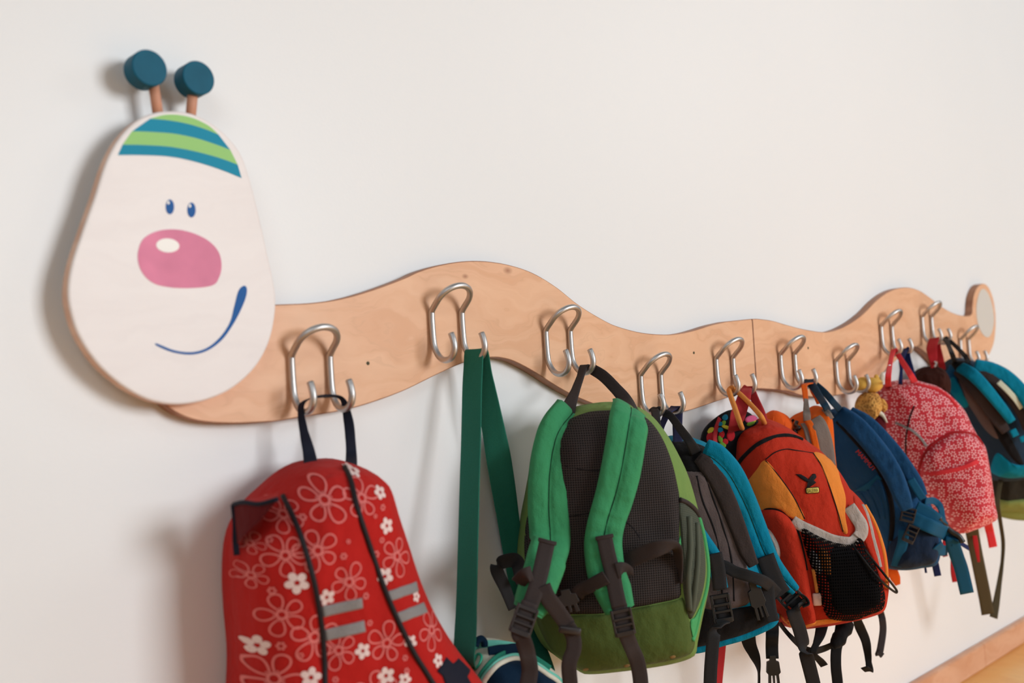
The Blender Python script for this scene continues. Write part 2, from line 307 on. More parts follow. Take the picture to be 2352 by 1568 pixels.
# ------------------------------------------------------------------ bags: toolkit
def poly_dist(pts, poly_):             # distance of 2D points to a closed outline
    A = poly_; B = np.roll(poly_, -1, 0); d = np.full(len(pts), 1e9)
    for i in range(0, len(pts), 4000):
        p = pts[i:i+4000, None, :]; ab = (B-A)[None]; t = np.clip(((p-A[None])*ab).sum(2)/((ab*ab).sum(2)+1e-18), 0, 1)
        d[i:i+4000] = np.linalg.norm(p-(A[None]+t[..., None]*ab), axis=2).min(1)
    return d
def inside(pts, poly_):
    x, y = pts[:, 0][:, None], pts[:, 1][:, None]; A = poly_; B = np.roll(poly_, -1, 0)
    c = ((A[:, 1] > y) != (B[:, 1] > y)) & (x < (B[:, 0]-A[:, 0])*(y-A[:, 1])/(B[:, 1]-A[:, 1]+1e-15)+A[:, 0])
    return c.sum(1) % 2 == 1
class Bag:
    """A soft bag: outline in the plane through O facing yaw (0 = straight off the wall, + = towards -X), domed to the front, flattened behind."""
    def __init__(s, name, ox, oy, oY, yaw, label, cat_='backpack', pitch=0.0, top=None):
        s.O = at(ox, oy, oY); a = math.radians(yaw); p = math.radians(pitch)
        s.r = np.array([math.cos(a), -math.sin(a), 0]); m0 = np.array([-math.sin(a), -math.cos(a), 0]); u0 = np.array([0, 0, 1.0])
        s.m = math.cos(p)*m0+math.sin(p)*u0; s.up = math.cos(p)*u0-math.sin(p)*m0
        s.root = empty(name, s.O); tag(s.root, label, cat_); s.seed = random.random()*50; s.layers = []
    def P(s, u, v, w): return s.O+np.multiply.outer(u, s.r)+np.multiply.outer(v, s.up)+np.multiply.outer(w, s.m)
    def px(s, x, y, w=0.0):
        d = ray(x, y); q = CAM+d*((w-(CAM-s.O)@s.m)/(d@s.m))-s.O; return np.array([q@s.r, q@s.up])
    def W(s, q):                        # world point -> (u, v, w)
        q = np.array(q)-s.O; return np.array([q@s.r, q@s.up, q@s.m])
    def shape(s, pts, H, re, crown, wr=.0015, wf=22., w0=0.0, n=150):
        s.out = resample(cat([s.px(x, y, w0) for x, y in pts], 6, True), n, True); s.c = s.out.mean(0)
        s.H, s.re, s.crown, s.wr, s.wf = H, re, crown, wr, wf
        g = s.out; s.umin, s.vmin = g.min(0); s.umax, s.vmax = g.max(0)
    def base(s, pts):
        pts = np.atleast_2d(pts); d = poly_dist(pts, s.out); ins = inside(pts, s.out); re = s.re
        t = np.clip(d/re, 0, 1); w = s.H*np.sqrt(np.clip(1-(1-t)**2, 0, 1)); R = .5*min(s.umax-s.umin, s.vmax-s.vmin)
        k = np.clip(d/R, 0, 1); w = w+s.crown*(1-(1-k)**2)
        if s.wr: w = w+s.wr*t*np.array([mnoise.noise(Vector((p[0]*s.wf+s.seed, p[1]*s.wf*.6, s.seed)))+.5*mnoise.noise(Vector((p[0]*s.wf*2.3, p[1]*s.wf*1.7+s.seed, 3))) for p in pts])
        return np.where(ins, w, -.002-d*.6)
    def h(s, pts):                      # front surface height with the pads and pockets laid on it
        pts = np.atleast_2d(pts); w = s.base(pts)
        for out, t, r in s.layers:
            ins = inside(pts, out)
            if ins.any():
                d = poly_dist(pts, out); w = w+np.where(ins, t*np.sqrt(np.clip(1-(1-np.clip(d/r, 0, 1))**2, 0, 1)), 0)
        return w
    def hit(s, x, y):                   # first point of the front surface seen at a photo pixel -> (u, v, w)
        d = ray(x, y); c = CAM-s.O; wt = np.linspace(s.H+s.crown+.06, -.012, 60); t = (wt-c@s.m)/(d@s.m)
        q = c[None]+t[:, None]*d[None]; uv = np.stack([q@s.r, q@s.up], 1); f = wt-s.h(uv); i = np.where(f <= 0)[0]
        if len(i) == 0: return np.array([*uv[-1], wt[-1]])
        i = i[0]
        if i == 0: return np.array([*uv[0], wt[0]])
        a = f[i-1]/(f[i-1]-f[i]+1e-12); return np.array([*(uv[i-1]+(uv[i]-uv[i-1])*a), wt[i-1]+(wt[i]-wt[i-1])*a])
    def on(s, x, y, lift=0.0): u, v, w = s.hit(x, y); return s.P(u, v, w+lift)
    def body(s, name, mat, back, flare=.0, rings=18, rb=.02, mats=None, zone=None):
        n = len(s.out); V = []; F = []
        sc = np.linspace(0, 1, rings+1)[1:]**.72
        cen = s.c; V.append(s.P(cen[0], cen[1], s.base(cen)[0])); prev = None
        rows = []
        for k in sc:
            p = cen+(s.out-cen)*k; w = s.base(p*.9999+cen*.0001) if k < 1 else np.zeros(n); rows.append((p, w))
        N = out_normals(s.out); b = abs(back); rb = min(rb, b*.9)
        for t in (.15, .4, .7, 1.0): rows.append((s.out+N*flare*math.sin(t*math.pi*.5), np.full(n, -(b-rb)*t)))
        for a in (30, 60, 90): A = math.radians(a); rows.append((s.out+N*(flare-rb*(1-math.cos(A))), np.full(n, -(b-rb)-rb*math.sin(A))))
        for k in (.6, .25): rows.append((cen+(s.out-cen)*k, np.full(n, -b)))
        for p, w in rows:
            o = len(V); V += list(s.P(p[:, 0], p[:, 1], w))
            for k in range(n):
                l = (k+1) % n
                F.append((0, o+k, o+l) if prev is None else (prev+k, o+k, o+l, prev+l))
            prev = o
        F.append(tuple(prev+k for k in range(n))); s.V = np.array(V)
        return obj(name, V, F, mat, s.root)
    def lay(s, name, mat, pts, t=.004, r=.01, rings=6, lift=.0006, parent=None, n=90, add=True, px=True, smooth_cat=True, skirt=.004):
        """a panel, pad or pocket: outline in photo pixels on the bag's surface, raised by t with edge radius r"""
        P2 = np.array([s.hit(x, y)[:2] for x, y in pts]) if px else np.array(pts)
        out = resample(cat(P2, 6, True) if smooth_cat else P2, n, True); cen = out.mean(0); V = []; F = []; prev = None
        if not inside(cen[None], out)[0]: cen = out[0]*.5+out[n//2]*.5
        h = s.h(cen)[0]+t+lift; V.append(s.P(cen[0], cen[1], h))
        sc = list(np.linspace(0, 1, rings+1)[1:]**.6)
        rows = []
        for k in sc:
            p = cen+(out-cen)*k; d = poly_dist(p, out) if k < 1 else np.zeros(n)
            rows.append((p, s.h(p)+lift+t*np.sqrt(np.clip(1-(1-np.clip(d/r, 0, 1))**2, 0, 1))))
        rows.append((out, s.h(out)-skirt))
        for p, w in rows:
            o = len(V); V += list(s.P(p[:, 0], p[:, 1], w))
            for k in range(n):
                l = (k+1) % n; F.append((0, o+k, o+l) if prev is None else (prev+k, o+k, o+l, prev+l))
            prev = o
        if add and t > .0012: s.layers.append((out, t, r))
        return obj(name, V, F, mat, parent or s.root)
    def path(s, pts, n=8):              # photo pixels (+ lift) on the surface -> smooth 3D path
        return cat([at(p[0], p[1], p[3]) if len(p) > 3 else s.on(p[0], p[1], p[2] if len(p) > 2 else 0.0) for p in pts], n)
    def wdir(s, Q): T = np.gradient(Q, axis=0); return nrm(np.cross(T, s.m[None]))
    def tape(s, name, mat, pts, width, th=.0018, lift=.0012, parent=None, n=8):
        Q = s.path([p if len(p) > 3 else (p[0], p[1], (p[2] if len(p) > 2 else 0)+lift) for p in pts], n); V, F = g_ribbon(Q, width, s.wdir(Q), th); return obj(name, V, F, mat, parent or s.root)
    def cord(s, name, mat, pts, rad, lift=.0, parent=None, n=8):
        Q = s.path([p if len(p) > 3 else (p[0], p[1], (p[2] if len(p) > 2 else 0)+lift) for p in pts], n); V, F = g_tube(Q, rad, 8); return obj(name, V, F, mat, parent or s.root)
    def pad(s, name, mat, pts, width, th=.012, lift=.004, crease=True, parent=None, n=8, seam=None):
        Q = s.path([p if len(p) > 3 else (p[0], p[1], (p[2] if len(p) > 2 else 0)+lift) for p in pts], n); D = s.wdir(Q); W = np.interp(np.linspace(0, 1, len(Q)), np.linspace(0, 1, len(np.atleast_1d(width))), np.atleast_1d(width))
        T = nrm(np.gradient(Q, axis=0)); Nn = np.cross(D, T); Nn = Nn*np.sign((Nn@s.m))[:, None]
        xs = np.linspace(-.5, .5, 13); top = .5*np.clip(1-(2*np.abs(xs))**4, 0, 1)**.5
        if crease: top = top*(1-.55*np.exp(-(xs/.05)**2))
        prof = list(zip(xs, top))+[(x, -.42*np.clip(1-(2*abs(x))**6, 0, 1)**.5) for x in xs[::-1][1:-1]]
        V = []; F = []; m = len(prof)
        for i in range(len(Q)):
            k = 1+.28*mnoise.noise(Vector((i*.55, s.seed, 1.0)))
            for a, b in prof: V.append(Q[i]+D[i]*W[i]*a+Nn[i]*th*b*(k if b > 0 else 1))
        for i in range(len(Q)-1):
            for k in range(m): F.append((i*m+k, i*m+(k+1) % m, (i+1)*m+(k+1) % m, (i+1)*m+k))
        F.append(tuple(range(m))[::-1]); F.append(tuple((len(Q)-1)*m+k for k in range(m)))
        o = obj(name, V, F, mat, parent or s.root)
        if seam:
            V, F = g_tube(Q+Nn*th*.24, .0008, 6); obj('strap_seam', V, F, seam, o)
        return o
DY = 0.0
def ad(x, y, Y): return at(x, y, Y+DY)
def clear(b):                          # how far the bag stays off the wall (design check)
    print('CLEAR', b.root.name, round(float(WY-b.V[:, 1].max()), 4), 'out', round(float(-b.V[:, 1].min()), 3))
def hang(name, mat, P3, width, D, th, parent, n=8):      # free-hanging tape through 3D points
    Q = cat(P3, n); k = len(Q); W = np.interp(np.linspace(0, 1, k), np.linspace(0, 1, len(np.atleast_1d(width))), np.atleast_1d(width))
    D = np.array(D, float); D = np.stack([np.interp(np.linspace(0, 1, k), np.linspace(0, 1, len(D)), D[:, j]) for j in range(3)], 1) if D.ndim == 2 else D
    V, F = g_ribbon(Q, W, D, th); return obj(name, V, F, mat, parent)
def ladder_buckle(name, mat, c, ax, ay, az, parent):     # ladder-lock: frame with side rails, three cross bars, flared lower lip
    c, ax, ay, az = [np.array(v, float) for v in (c, ax, ay, az)]; lz = np.linalg.norm(az); z = az/lz; b = MB()
    for sx in (-1, 1): b.add(*g_box(c+sx*.88*ax, ax*.12, ay, az, .0008))
    for sy, hh, tz in ((.86, .14, 0), (.28, .10, .5), (-.22, .10, .2), (-.84, .18, .6)): b.add(*g_box(c+sy*ay+tz*az, ax*.86, ay*hh, az*.8, .0006))
    return b.build(name, mat, parent, smooth=False)
def clip_buckle(name, mat, c, ax, ay, az, parent):       # side-release clip: wide body, waist, prongs with a slot bar
    c, ax, ay, az = [np.array(v, float) for v in (c, ax, ay, az)]
    pts = [(-1, -.15), (-.85, .55), (-.45, .62), (-.4, 1), (.4, 1), (.45, .62), (.85, .55), (1, -.15), (.72, -.3), (.8, -.95), (.45, -1), (.38, -.35), (.14, -.35), (.12, -.9), (-.12, -.9), (-.14, -.35), (-.38, -.35), (-.45, -1), (-.8, -.95), (-.72, -.3)]
    V, F, _, _ = g_plate(np.array(pts), lambda p, w_: c+ax*p[0]+ay*p[1]+az*w_, -1, 1, .06); return obj(name, V, F, mat, parent, smooth=False)
M['grey_web'] = webbing('charcoal_webbing', (60, 51, 49)); M['dark_web'] = webbing('dark_webbing', (42, 40, 41)); M['black_web'] = webbing('black_webbing', (24, 22, 23))
M['navy_web'] = webbing('navy_webbing', (26, 28, 42)); M['plastic'] = plain('dark_plastic', (48, 41, 39), .42, .5); M['black_pl'] = plain('black_plastic', (34, 33, 34), .4, .5)
M['reflect'] = fabric('reflective_tape', (146, 140, 138), 500, .45, .05, 0)
def airmesh(name, c_hi, c_hole, sc=330, elong=1.0):       # spacer mesh: rows of small dark holes
    m, nt, b = new_mat(name); tc = N_(nt, 'ShaderNodeTexCoord'); mp = N_(nt, 'ShaderNodeMapping'); mp.inputs['Scale'].default_value = (sc, sc, sc*elong); mp.inputs['Rotation'].default_value = (0, 0, 0)
    nt.links.new(tc.outputs['UV'], mp.inputs['Vector']); sp = N_(nt, 'ShaderNodeSeparateXYZ'); nt.links.new(mp.outputs[0], sp.inputs[0])
    sx = mth(nt, 'SINE', mth(nt, 'ADD', sp.outputs[0], sp.outputs[1])); sy = mth(nt, 'SINE', mth(nt, 'SUBTRACT', sp.outputs[0], sp.outputs[1]))
    f = mth(nt, 'MULTIPLY', mth(nt, 'ADD', mth(nt, 'MULTIPLY', sx, sy), 1.0), .5)
    fac = ramp(nt, f, [(.55, (0, 0, 0, 1)), (.75, (1, 1, 1, 1))]); nt.links.new(mixc(nt, fac, srgb(*c_hi), srgb(*c_hole)), b.inputs['Base Color'])
    b.inputs['Roughness'].default_value = .8; b.inputs['Specular IOR Level'].default_value = .2; bump(nt, b, mth(nt, 'SUBTRACT', 1.0, f), .5, .0015); return m
def uv_from_bag(o, bag):                # surface coordinates in metres for woven patterns
    me = o.data; uv = me.uv_layers.new(name='UVMap'); co = np.empty(len(me.vertices)*3); me.vertices.foreach_get('co', co); co = co.reshape(-1, 3)
    wm = np.array(o.matrix_world); co = co@wm[:3, :3].T+wm[:3, 3]-bag.O; U = co@bag.r; Vv = co@bag.up
    li = np.empty(len(me.loops), int); me.loops.foreach_get('vertex_index', li); uv.data.foreach_set('uv', np.stack([U[li], Vv[li]], 1).ravel())

# ------------------------------------------------------------------ red floral backpack on the hook beside the head
M['red'] = fabric('red_cotton', (190, 34, 29), 700, .85, .25); M['pink_ink'] = fabric('pink_ink', (236, 128, 122), 700, .85, .1); M['white_ink'] = fabric('white_ink', (246, 214, 206), 700, .85, .1)
M['darkred'] = fabric('dark_red_lining', (96, 18, 20), 700, .9, .2); M['black_pipe'] = plain('black_piping', (26, 18, 22), .6, .3)
b = Bag('floral_backpack', 790, 1380, -.105, 16, 'red backpack with pink and white flower print and black piping, hanging beside the caterpillar head')
b.shape([(690, 1084), (718, 1073), (755, 1068), (792, 1066), (832, 1075), (868, 1092), (888, 1118), (905, 1175), (928, 1245), (952, 1318), (985, 1395), (1030, 1470), (1075, 1528), (1106, 1575), (1122, 1640), (1112, 1750), (1060, 1860), (970, 1895), (750, 1905), (600, 1870), (548, 1780), (552, 1640), (556, 1520), (548, 1420), (544, 1330), (552, 1240), (585, 1175), (630, 1130), (662, 1102)], .062, .055, .014, .006, 24)
b.body('body', M['red'], .070, .004, rings=26); clear(b)
# open side flap with navy binding and dark inside
fl = [at(637, 1146, -.155), at(596, 1157, -.135), at(560, 1153, -.11), at(537, 1158, -.085)]
fb = [at(598, 1205, -.15), at(578, 1222, -.135), at(560, 1242, -.115), at(542, 1266, -.09)]
fo = [at(640, 1128, -.13), at(610, 1137, -.11), at(575, 1146, -.09), at(541, 1155, -.075)]
A_, B_, C_ = cat(fl, 4), cat(fb, 4), cat(fo, 4); n_ = len(A_)
V = list(A_)+list(B_+np.array([0.004, .012, 0])); F = [(i, i+1, n_+i+1, n_+i) for i in range(n_-1)]
V += list(A_+np.array([.003, .004, -.001]))+list(B_+np.array([.007, .016, 0])); F += [(2*n_+i, 3*n_+i, 3*n_+i+1, 2*n_+i+1) for i in range(n_-1)]
flap = obj('pocket_flap', V, F, M['darkred'], b.root)
V = list(C_)+list(A_)+list(C_-np.array([0, 0, .003]))+list(A_-np.array([0, 0, .003])); F = [(i, n_+i, n_+i+1, i+1) for i in range(n_-1)]+[(2*n_+i, 2*n_+i+1, 3*n_+i+1, 3*n_+i) for i in range(n_-1)]
obj('flap_top', V, F, M['red'], flap)
V, F = g_tube(A_, .0022, 8); obj('navy_binding', V, F, M['navy_web'], flap)
V, F = g_ribbon(cat([at(537, 1158, -.085), at(541, 1200, -.086), at(541, 1240, -.088), at(544, 1275, -.09)], 4), .006, (.7, -.7, 0), .002); obj('navy_binding', V, F, M['navy_web'], flap)
P1 = [(649, 1138), (672, 1185), (691, 1232), (709, 1290), (722, 1340), (733, 1400), (741, 1460), (745, 1520), (746, 1580), (745, 1700), (740, 1840)]
P2 = [(791, 1072), (805, 1102), (816, 1150), (831, 1200), (851, 1260), (871, 1320), (894, 1380), (921, 1440), (951, 1500), (986, 1556), (1030, 1630), (1060, 1740)]
for P in (P1, P2): b.cord('piping', M['black_pipe'], P, .0027, .001)
for q in ([(738.8, 1392), (785, 1382), (831, 1372), (833, 1396), (788, 1406), (743, 1417)], [(745, 1446), (790, 1435), (836, 1424), (839.6, 1450), (793, 1461), (747.5, 1472)], [(881, 1360), (920, 1347), (956, 1334), (961, 1356), (926, 1369), (890, 1382)], [(905, 1408.5), (940, 1395), (973, 1382), (982, 1404), (948, 1418), (913, 1432)]):
    b.lay('reflective_strip', M['reflect'], q, .0008, .003, rings=4, lift=.0012, add=False, smooth_cat=False, skirt=.001)
b.lay('black_patch', M['navy_web'], [(1025, 1508), (1041, 1523), (1053, 1510), (1080, 1537), (1073, 1552), (1084, 1572), (1070, 1600), (1030, 1590), (1016, 1552), (1003, 1540)], .0008, .003, rings=4, lift=.001, add=False, smooth_cat=False, skirt=.001)
# printed flowers follow the cloth
pinkmb, whitemb = MB(), MB(); rs = random.Random(3)
def done(name, mat):
    global pinkmb, whitemb
    (whitemb if whitemb.n else pinkmb).build(name, mat, b.root); pinkmb, whitemb = MB(), MB()
def stroke(mb, pts, wd, lift=.0007):
    pts = np.array(pts); T = nrm(np.gradient(pts, axis=0)); N = np.stack([-T[:, 1], T[:, 0]], 1); L = pts+N*wd/2; Rr = pts-N*wd/2
    n = len(pts); hL = b.h(L)+lift; hR = b.h(Rr)+lift; V = list(b.P(L[:, 0], L[:, 1], hL))+list(b.P(Rr[:, 0], Rr[:, 1], hR)); mb.add(V, [(i, i+1, n+i+1, n+i) for i in range(n-1)])
def fill(mb, c, pts, lift=.0008):
    pts = np.array(pts); n = len(pts); h = b.h(np.vstack([c[None], pts]))+lift; al = np.vstack([c[None], pts]); mb.add(list(b.P(al[:, 0], al[:, 1], h)), [(0, 1+i, 1+(i+1) % n) for i in range(n)])
def flower_line(c, R, a0):
    for k in range(5):
        a = a0+2*math.pi*k/5+rs.uniform(-.08, .08); rr = R*rs.uniform(.9, 1.08); ca, sa = math.cos(a), math.sin(a); pts = []
        for t in np.linspace(-2.6, 2.6, 19):
            x = .62+.38*math.cos(t); y = .36*math.sin(t)*(.75+.25*math.cos(t)); pts.append((c[0]+rr*(x*ca-y*sa), c[1]+rr*(x*sa+y*ca)))
        stroke(pinkmb, pts, R*.075)
        for j in (-.35, 0, .35):
            aa = a+j; stroke(pinkmb, [(c[0]+R*.2*math.cos(aa), c[1]+R*.2*math.sin(aa)), (c[0]+R*.34*math.cos(aa), c[1]+R*.34*math.sin(aa))], R*.06)
    stroke(pinkmb, [(c[0]+.19*R*math.cos(t), c[1]+.19*R*math.sin(t)) for t in np.linspace(0, 2*math.pi, 15)], R*.09)
def flower_solid(c, R, a0):
    for k in range(5):
        a = a0+2*math.pi*k/5; cc = np.array([c[0]+R*.58*math.cos(a), c[1]+R*.58*math.sin(a)]); fill(whitemb, cc, [cc+R*np.array([.40*math.cos(t)*math.cos(a)-.34*math.sin(t)*math.sin(a), .40*math.cos(t)*math.sin(a)+.34*math.sin(t)*math.cos(a)]) for t in np.linspace(0, 2*math.pi, 10)[:-1]])
def flower_tiny(c, R):
    for k in range(6):
        a = math.pi*k/3; cc = np.array([c[0]+R*.6*math.cos(a), c[1]+R*.6*math.sin(a)]); fill(pinkmb, cc, [cc+R*.3*np.array([math.cos(t), math.sin(t)]) for t in np.linspace(0, 2*math.pi, 7)[:-1]])
SCL = 1/2330
for x, y, r in ((745, 1147, 52), (730, 1264, 47), (655, 1275, 44), (802, 1336, 42), (647, 1411, 45), (831, 1143, 44), (912, 1277, 44), (888, 1476, 45), (722, 1462, 52), (991, 1446, 42), (629, 1558, 56), (778, 1493, 40), (650, 1180, 38), (576, 1320, 30), (574, 1246, 24), (860, 1590, 50), (960, 1640, 50), (700, 1660, 52), (805, 1700, 48), (590, 1680, 44), (905, 1740, 46), (1050, 1690, 46), (690, 1790, 46), (820, 1820, 44), (1010, 1800, 44)):
    flower_line(b.hit(x, y)[:2], r*SCL, rs.uniform(0, 1.2)); done('outline_flower', M['pink_ink'])
for x, y, r in ((682, 1338, 24), (888, 1207, 19), (883.5, 1323, 20), (750, 1371, 18), (590, 1481, 22), (833, 1494, 18), (943, 1474, 16), (714, 1555, 22), (886, 1551, 20), (873, 1130, 16), (956, 1369, 13), (811, 1079, 15), (1006, 1516, 15), (930, 1560, 16), (780, 1610, 20), (640, 1650, 20), (1000, 1590, 18), (850, 1680, 20), (740, 1740, 20), (960, 1720, 20)):
    flower_solid(b.hit(x, y)[:2], r*SCL*1.05, rs.uniform(0, 1.2)); done('white_flower', M['white_ink'])
for x, y, r in ((695, 1187, 9), (618, 1238, 8), (789, 1277, 9), (879, 1165, 9), (862, 1185, 6), (877, 1240, 8), (864, 1272, 9), (840, 1368, 9), (624, 1356, 10), (645, 1483, 11), (849, 1430, 8), (934, 1540, 8), (800, 1243, 6), (930, 1510, 8), (690, 1505, 8), (770, 1560, 8)):
    flower_tiny(b.hit(x, y)[:2], r*SCL); done('tiny_flower', M['pink_ink'])
tl, tr = b.P(*b.px(716, 1082, -.005), -.005), b.P(*b.px(806, 1072, -.005), -.005)
hang('hanging_loop', M['navy_web'], [tl-[0, 0, .004], at(711, 1045, -.062), at(698, 990, -.056), at(691, 945, -.052), (-.0015, -.051, -.0475), (.012, -.052, -.0430), (.030, -.052, -.0425), (.0485, -.051, -.0470), at(800, 965, -.058), at(805, 1010, -.064), at(807, 1045, -.07), tr-[0, 0, .004]],
     [.016, .014, .009, .008, .010, .013, .012, .009, .011, .011, .012, .013], [(1, 0, 0), (1, -.2, 0), (.8, -.6, 0), (.3, -1, 0), (.1, -1, .2), (0, -1, .2), (0, -1, .2), (0, -1, 0), (.6, -.8, 0), (1, -.4, 0), (1, -.2, 0), (1, 0, 0)], .0014, b.root)

# ------------------------------------------------------------------ green sling strap with small round bag
M['teal_web'] = webbing('green_strap', (40, 116, 96)); M['cream'] = fabric('cream_piping', (226, 220, 200), 600, .8, .05); M['mint'] = fabric('mint_piping', (120, 204, 182), 600, .8, .05)
M['bottle'] = fabric('green_zip', (40, 122, 100), 600, .8, .1); M['navy_cloth'] = fabric('navy_panel', (10, 36, 58), 600, .85, .15); M['mint_pl'] = plain('mint_plastic', (28, 168, 132), .35, .5)
b = Bag('sling_bag', 1185, 1640, -.085, 14, 'small navy sling bag with mint piping hanging by a long bottle-green strap', 'bag')
b.shape([(1066, 1512), (1085, 1490), (1110, 1480), (1150, 1478), (1190, 1487), (1232, 1508), (1275, 1548), (1310, 1610), (1320, 1690), (1290, 1770), (1190, 1800), (1095, 1780), (1058, 1700), (1050, 1600), (1054, 1545)], .052, .034, .004, .001)
b.body('body', M['cream'], .045, .002); clear(b)
arc = [(1106, 1585), (1112, 1563), (1126, 1543), (1146, 1524), (1175, 1512), (1199, 1514), (1226, 1528), (1254, 1547), (1284, 1570), (1305, 1620), (1310, 1690), (1285, 1752), (1190, 1780), (1112, 1755), (1096, 1680), (1098, 1620)]
b.lay('front_panel', M['navy_cloth'], arc, .003, .006); b.cord('piping', M['cream'], arc+arc[:2], .0032, .001)
sh = lambda k: [(1190+(x-1190)*k, 1650+(y-1650)*k) for x, y in arc]
b.cord('piping', M['mint'], sh(1.055)[:10], .0026, .0005); b.tape('zip', M['bottle'], sh(1.11)[:8], .009, .002)
b.tape('top_handle', M['mint'], [(1078, 1500), (1095, 1484, .003), (1120, 1481, .005), (1150, 1483, .003), (1185, 1490)], .014, .003, .001)
b.tape('zip_cover', M['navy_cloth'], [(1120, 1500), (1140, 1494, .004), (1156, 1492, .006), (1175, 1490, .006), (1192, 1500)], .016, .004, .002)
V, F = g_tube(cat([b.on(1090, 1500, .006), b.on(1100, 1504, .006), b.on(1096, 1520, .006), b.on(1086, 1534, .005), b.on(1080, 1530, .005)], 6, True), .0016, 8, True); obj('strap_ring', V, F, M['mint_pl'], b.root)
V, F = g_tube(cat([at(1092, 1484, -.085), at(1096, 1472, -.085), at(1104, 1466, -.085), at(1112, 1472, -.085), at(1113, 1484, -.085)], 4), .004, 8); obj('zip_pull', V, F, M['navy_cloth'], b.root)
X0 = .2492
hang('shoulder_strap', M['teal_web'], [b.on(1062, 1528, .0), at(1066, 1508, -.105), at(1071, 1400, -.090), at(1075, 1250, -.078), at(1079, 1100, -.068), at(1082, 1000, -.062), at(1084, 900, -.056), (X0-.0062, -.052, -.0200), (X0-.0030, -.052, .0010), (X0+.0012, -.052, .0026), (X0+.005, -.052, -.0012), (X0+.0105, -.051, -.0300), at(1136, 1000, -.052), at(1150, 1080, -.044), at(1166, 1180, -.030), at(1182, 1285, -.018), at(1203, 1390, -.012), at(1228, 1480, -.030), b.P(*b.px(1246, 1540, -.01), -.01)],
     .0315, [(.12, -1, 0)]*12+[(.4, -.8, 0), (.7, -.5, 0), (.9, -.25, 0), (1, -.1, 0), (1, 0, 0), (1, -.1, 0), (1, -.3, 0)], .0016, b.root, 10)

# ------------------------------------------------------------------ green backpack, strap side to the room
M['green'] = fabric('green_strap_cloth', (66, 152, 100), 800, .8, .3); M['olive'] = fabric('olive_cloth', (120, 148, 78), 800, .8, .3); M['olive_dk'] = fabric('olive_base', (84, 100, 48), 800, .75, .3)
M['air'] = airmesh('grey_air_mesh', (60, 52, 50), (12, 9, 10), 1080); M['airside'] = airmesh('side_pocket_mesh', (84, 88, 74), (46, 48, 40), 1500); M['lime_pipe'] = fabric('green_piping', (80, 170, 104), 800, .7, .05)
M['tan'] = fabric('tan_tab', (150, 122, 74), 600, .85, .1); M['seam'] = plain('dark_seam', (24, 62, 40), .8, .2); M['blackseam'] = plain('black_seam', (24, 20, 22), .8, .2)
b = Bag('hiking_backpack', 1420, 1235, -.135, 42, 'green child backpack with grey mesh back and green padded straps facing the room')
b.shape([(1231, 1082), (1239, 1046), (1262, 992), (1288, 968), (1322, 949), (1353, 941), (1400, 935), (1447, 938), (1492, 957), (1528, 997), (1558, 1047), (1583, 1102), (1603, 1172), (1618, 1232), (1628, 1292), (1625, 1343), (1611, 1408), (1599, 1468), (1592, 1498), (1543, 1518), (1452, 1533), (1347, 1543), (1318, 1533), (1281, 1508), (1252, 1482), (1228, 1428), (1214, 1378), (1201, 1290), (1208, 1207), (1220, 1142)], .060, .050, .010, .003, 18)
b.body('body', M['olive'], .060, .006, rings=24); clear(b)
o = b.lay('back_panel', M['air'], [(1216, 1160), (1232, 1086), (1246, 1030), (1290, 975), (1345, 948), (1400, 942), (1450, 944), (1488, 962), (1520, 1004), (1543, 1060), (1555, 1110), (1561, 1150), (1560, 1232), (1563, 1330), (1564, 1366), (1553, 1375), (1518, 1383), (1454, 1395), (1394, 1407), (1320, 1410), (1256, 1400), (1224, 1368), (1206, 1290), (1206, 1215)], .005, .012, rings=14, n=140); uv_from_bag(o, b)
for q in ([(1300, 1070), (1330, 1077), (1360, 1080), (1400, 1079)], [(1296, 1186), (1320, 1184), (1350, 1178), (1372, 1172)], [(1424, 1188), (1440, 1200), (1455, 1214), (1470, 1236)]): b.cord('quilting_seam', M['blackseam'], q, .0011, -.0002)
b.lay('base_panel', M['olive_dk'], [(1568, 1372), (1576, 1395), (1583, 1425), (1596, 1468), (1590, 1496), (1542, 1516), (1452, 1531), (1347, 1541), (1322, 1531), (1284, 1506), (1258, 1480), (1232, 1425), (1240, 1408), (1320, 1413), (1394, 1409), (1454, 1397), (1518, 1385), (1555, 1377)], .003, .008, rings=8, n=110)
o = b.lay('side_pocket', M['airside'], [(1561, 1146), (1590, 1163), (1605, 1185), (1613, 1225), (1620, 1280), (1619, 1330), (1608, 1378), (1592, 1415), (1583, 1420), (1575, 1390), (1567, 1330), (1564, 1235)], .004, .008); uv_from_bag(o, b)
b.cord('pocket_hem', M['grey_web'], [(1561, 1146), (1580, 1155), (1596, 1170), (1606, 1188)], .003, .003)
for q in ([(1582, 1185), (1585, 1260), (1580, 1330), (1584, 1400)], [(1600, 1200), (1602, 1280), (1596, 1350), (1588, 1405)]): b.cord('pocket_fold', M['airside'], q, .0035, .002)
b.cord('edge_piping', M['lime_pipe'], [(1604, 1185), (1616, 1232), (1625, 1292), (1623, 1343), (1608, 1400), (1597, 1448), (1590, 1470)], .0032, .0)
b.lay('side_gusset', M['lime_pipe'], [(1563, 1230), (1559, 1255), (1561, 1300), (1564, 1335), (1566, 1290)], .002, .004, rings=4, n=30)
b.lay('side_gusset', M['lime_pipe'], [(1586, 1424), (1596, 1416), (1609, 1392), (1606, 1420), (1599, 1452), (1594, 1470), (1588, 1448)], .002, .004, rings=4, n=40)
for x, y in ((1345, 1537), (1440, 1528), (1545, 1508)): b.lay('corner_tab', M['tan'], ell(x, y, 7, 3.5, -.2, 8), .001, .003, 3, n=20)
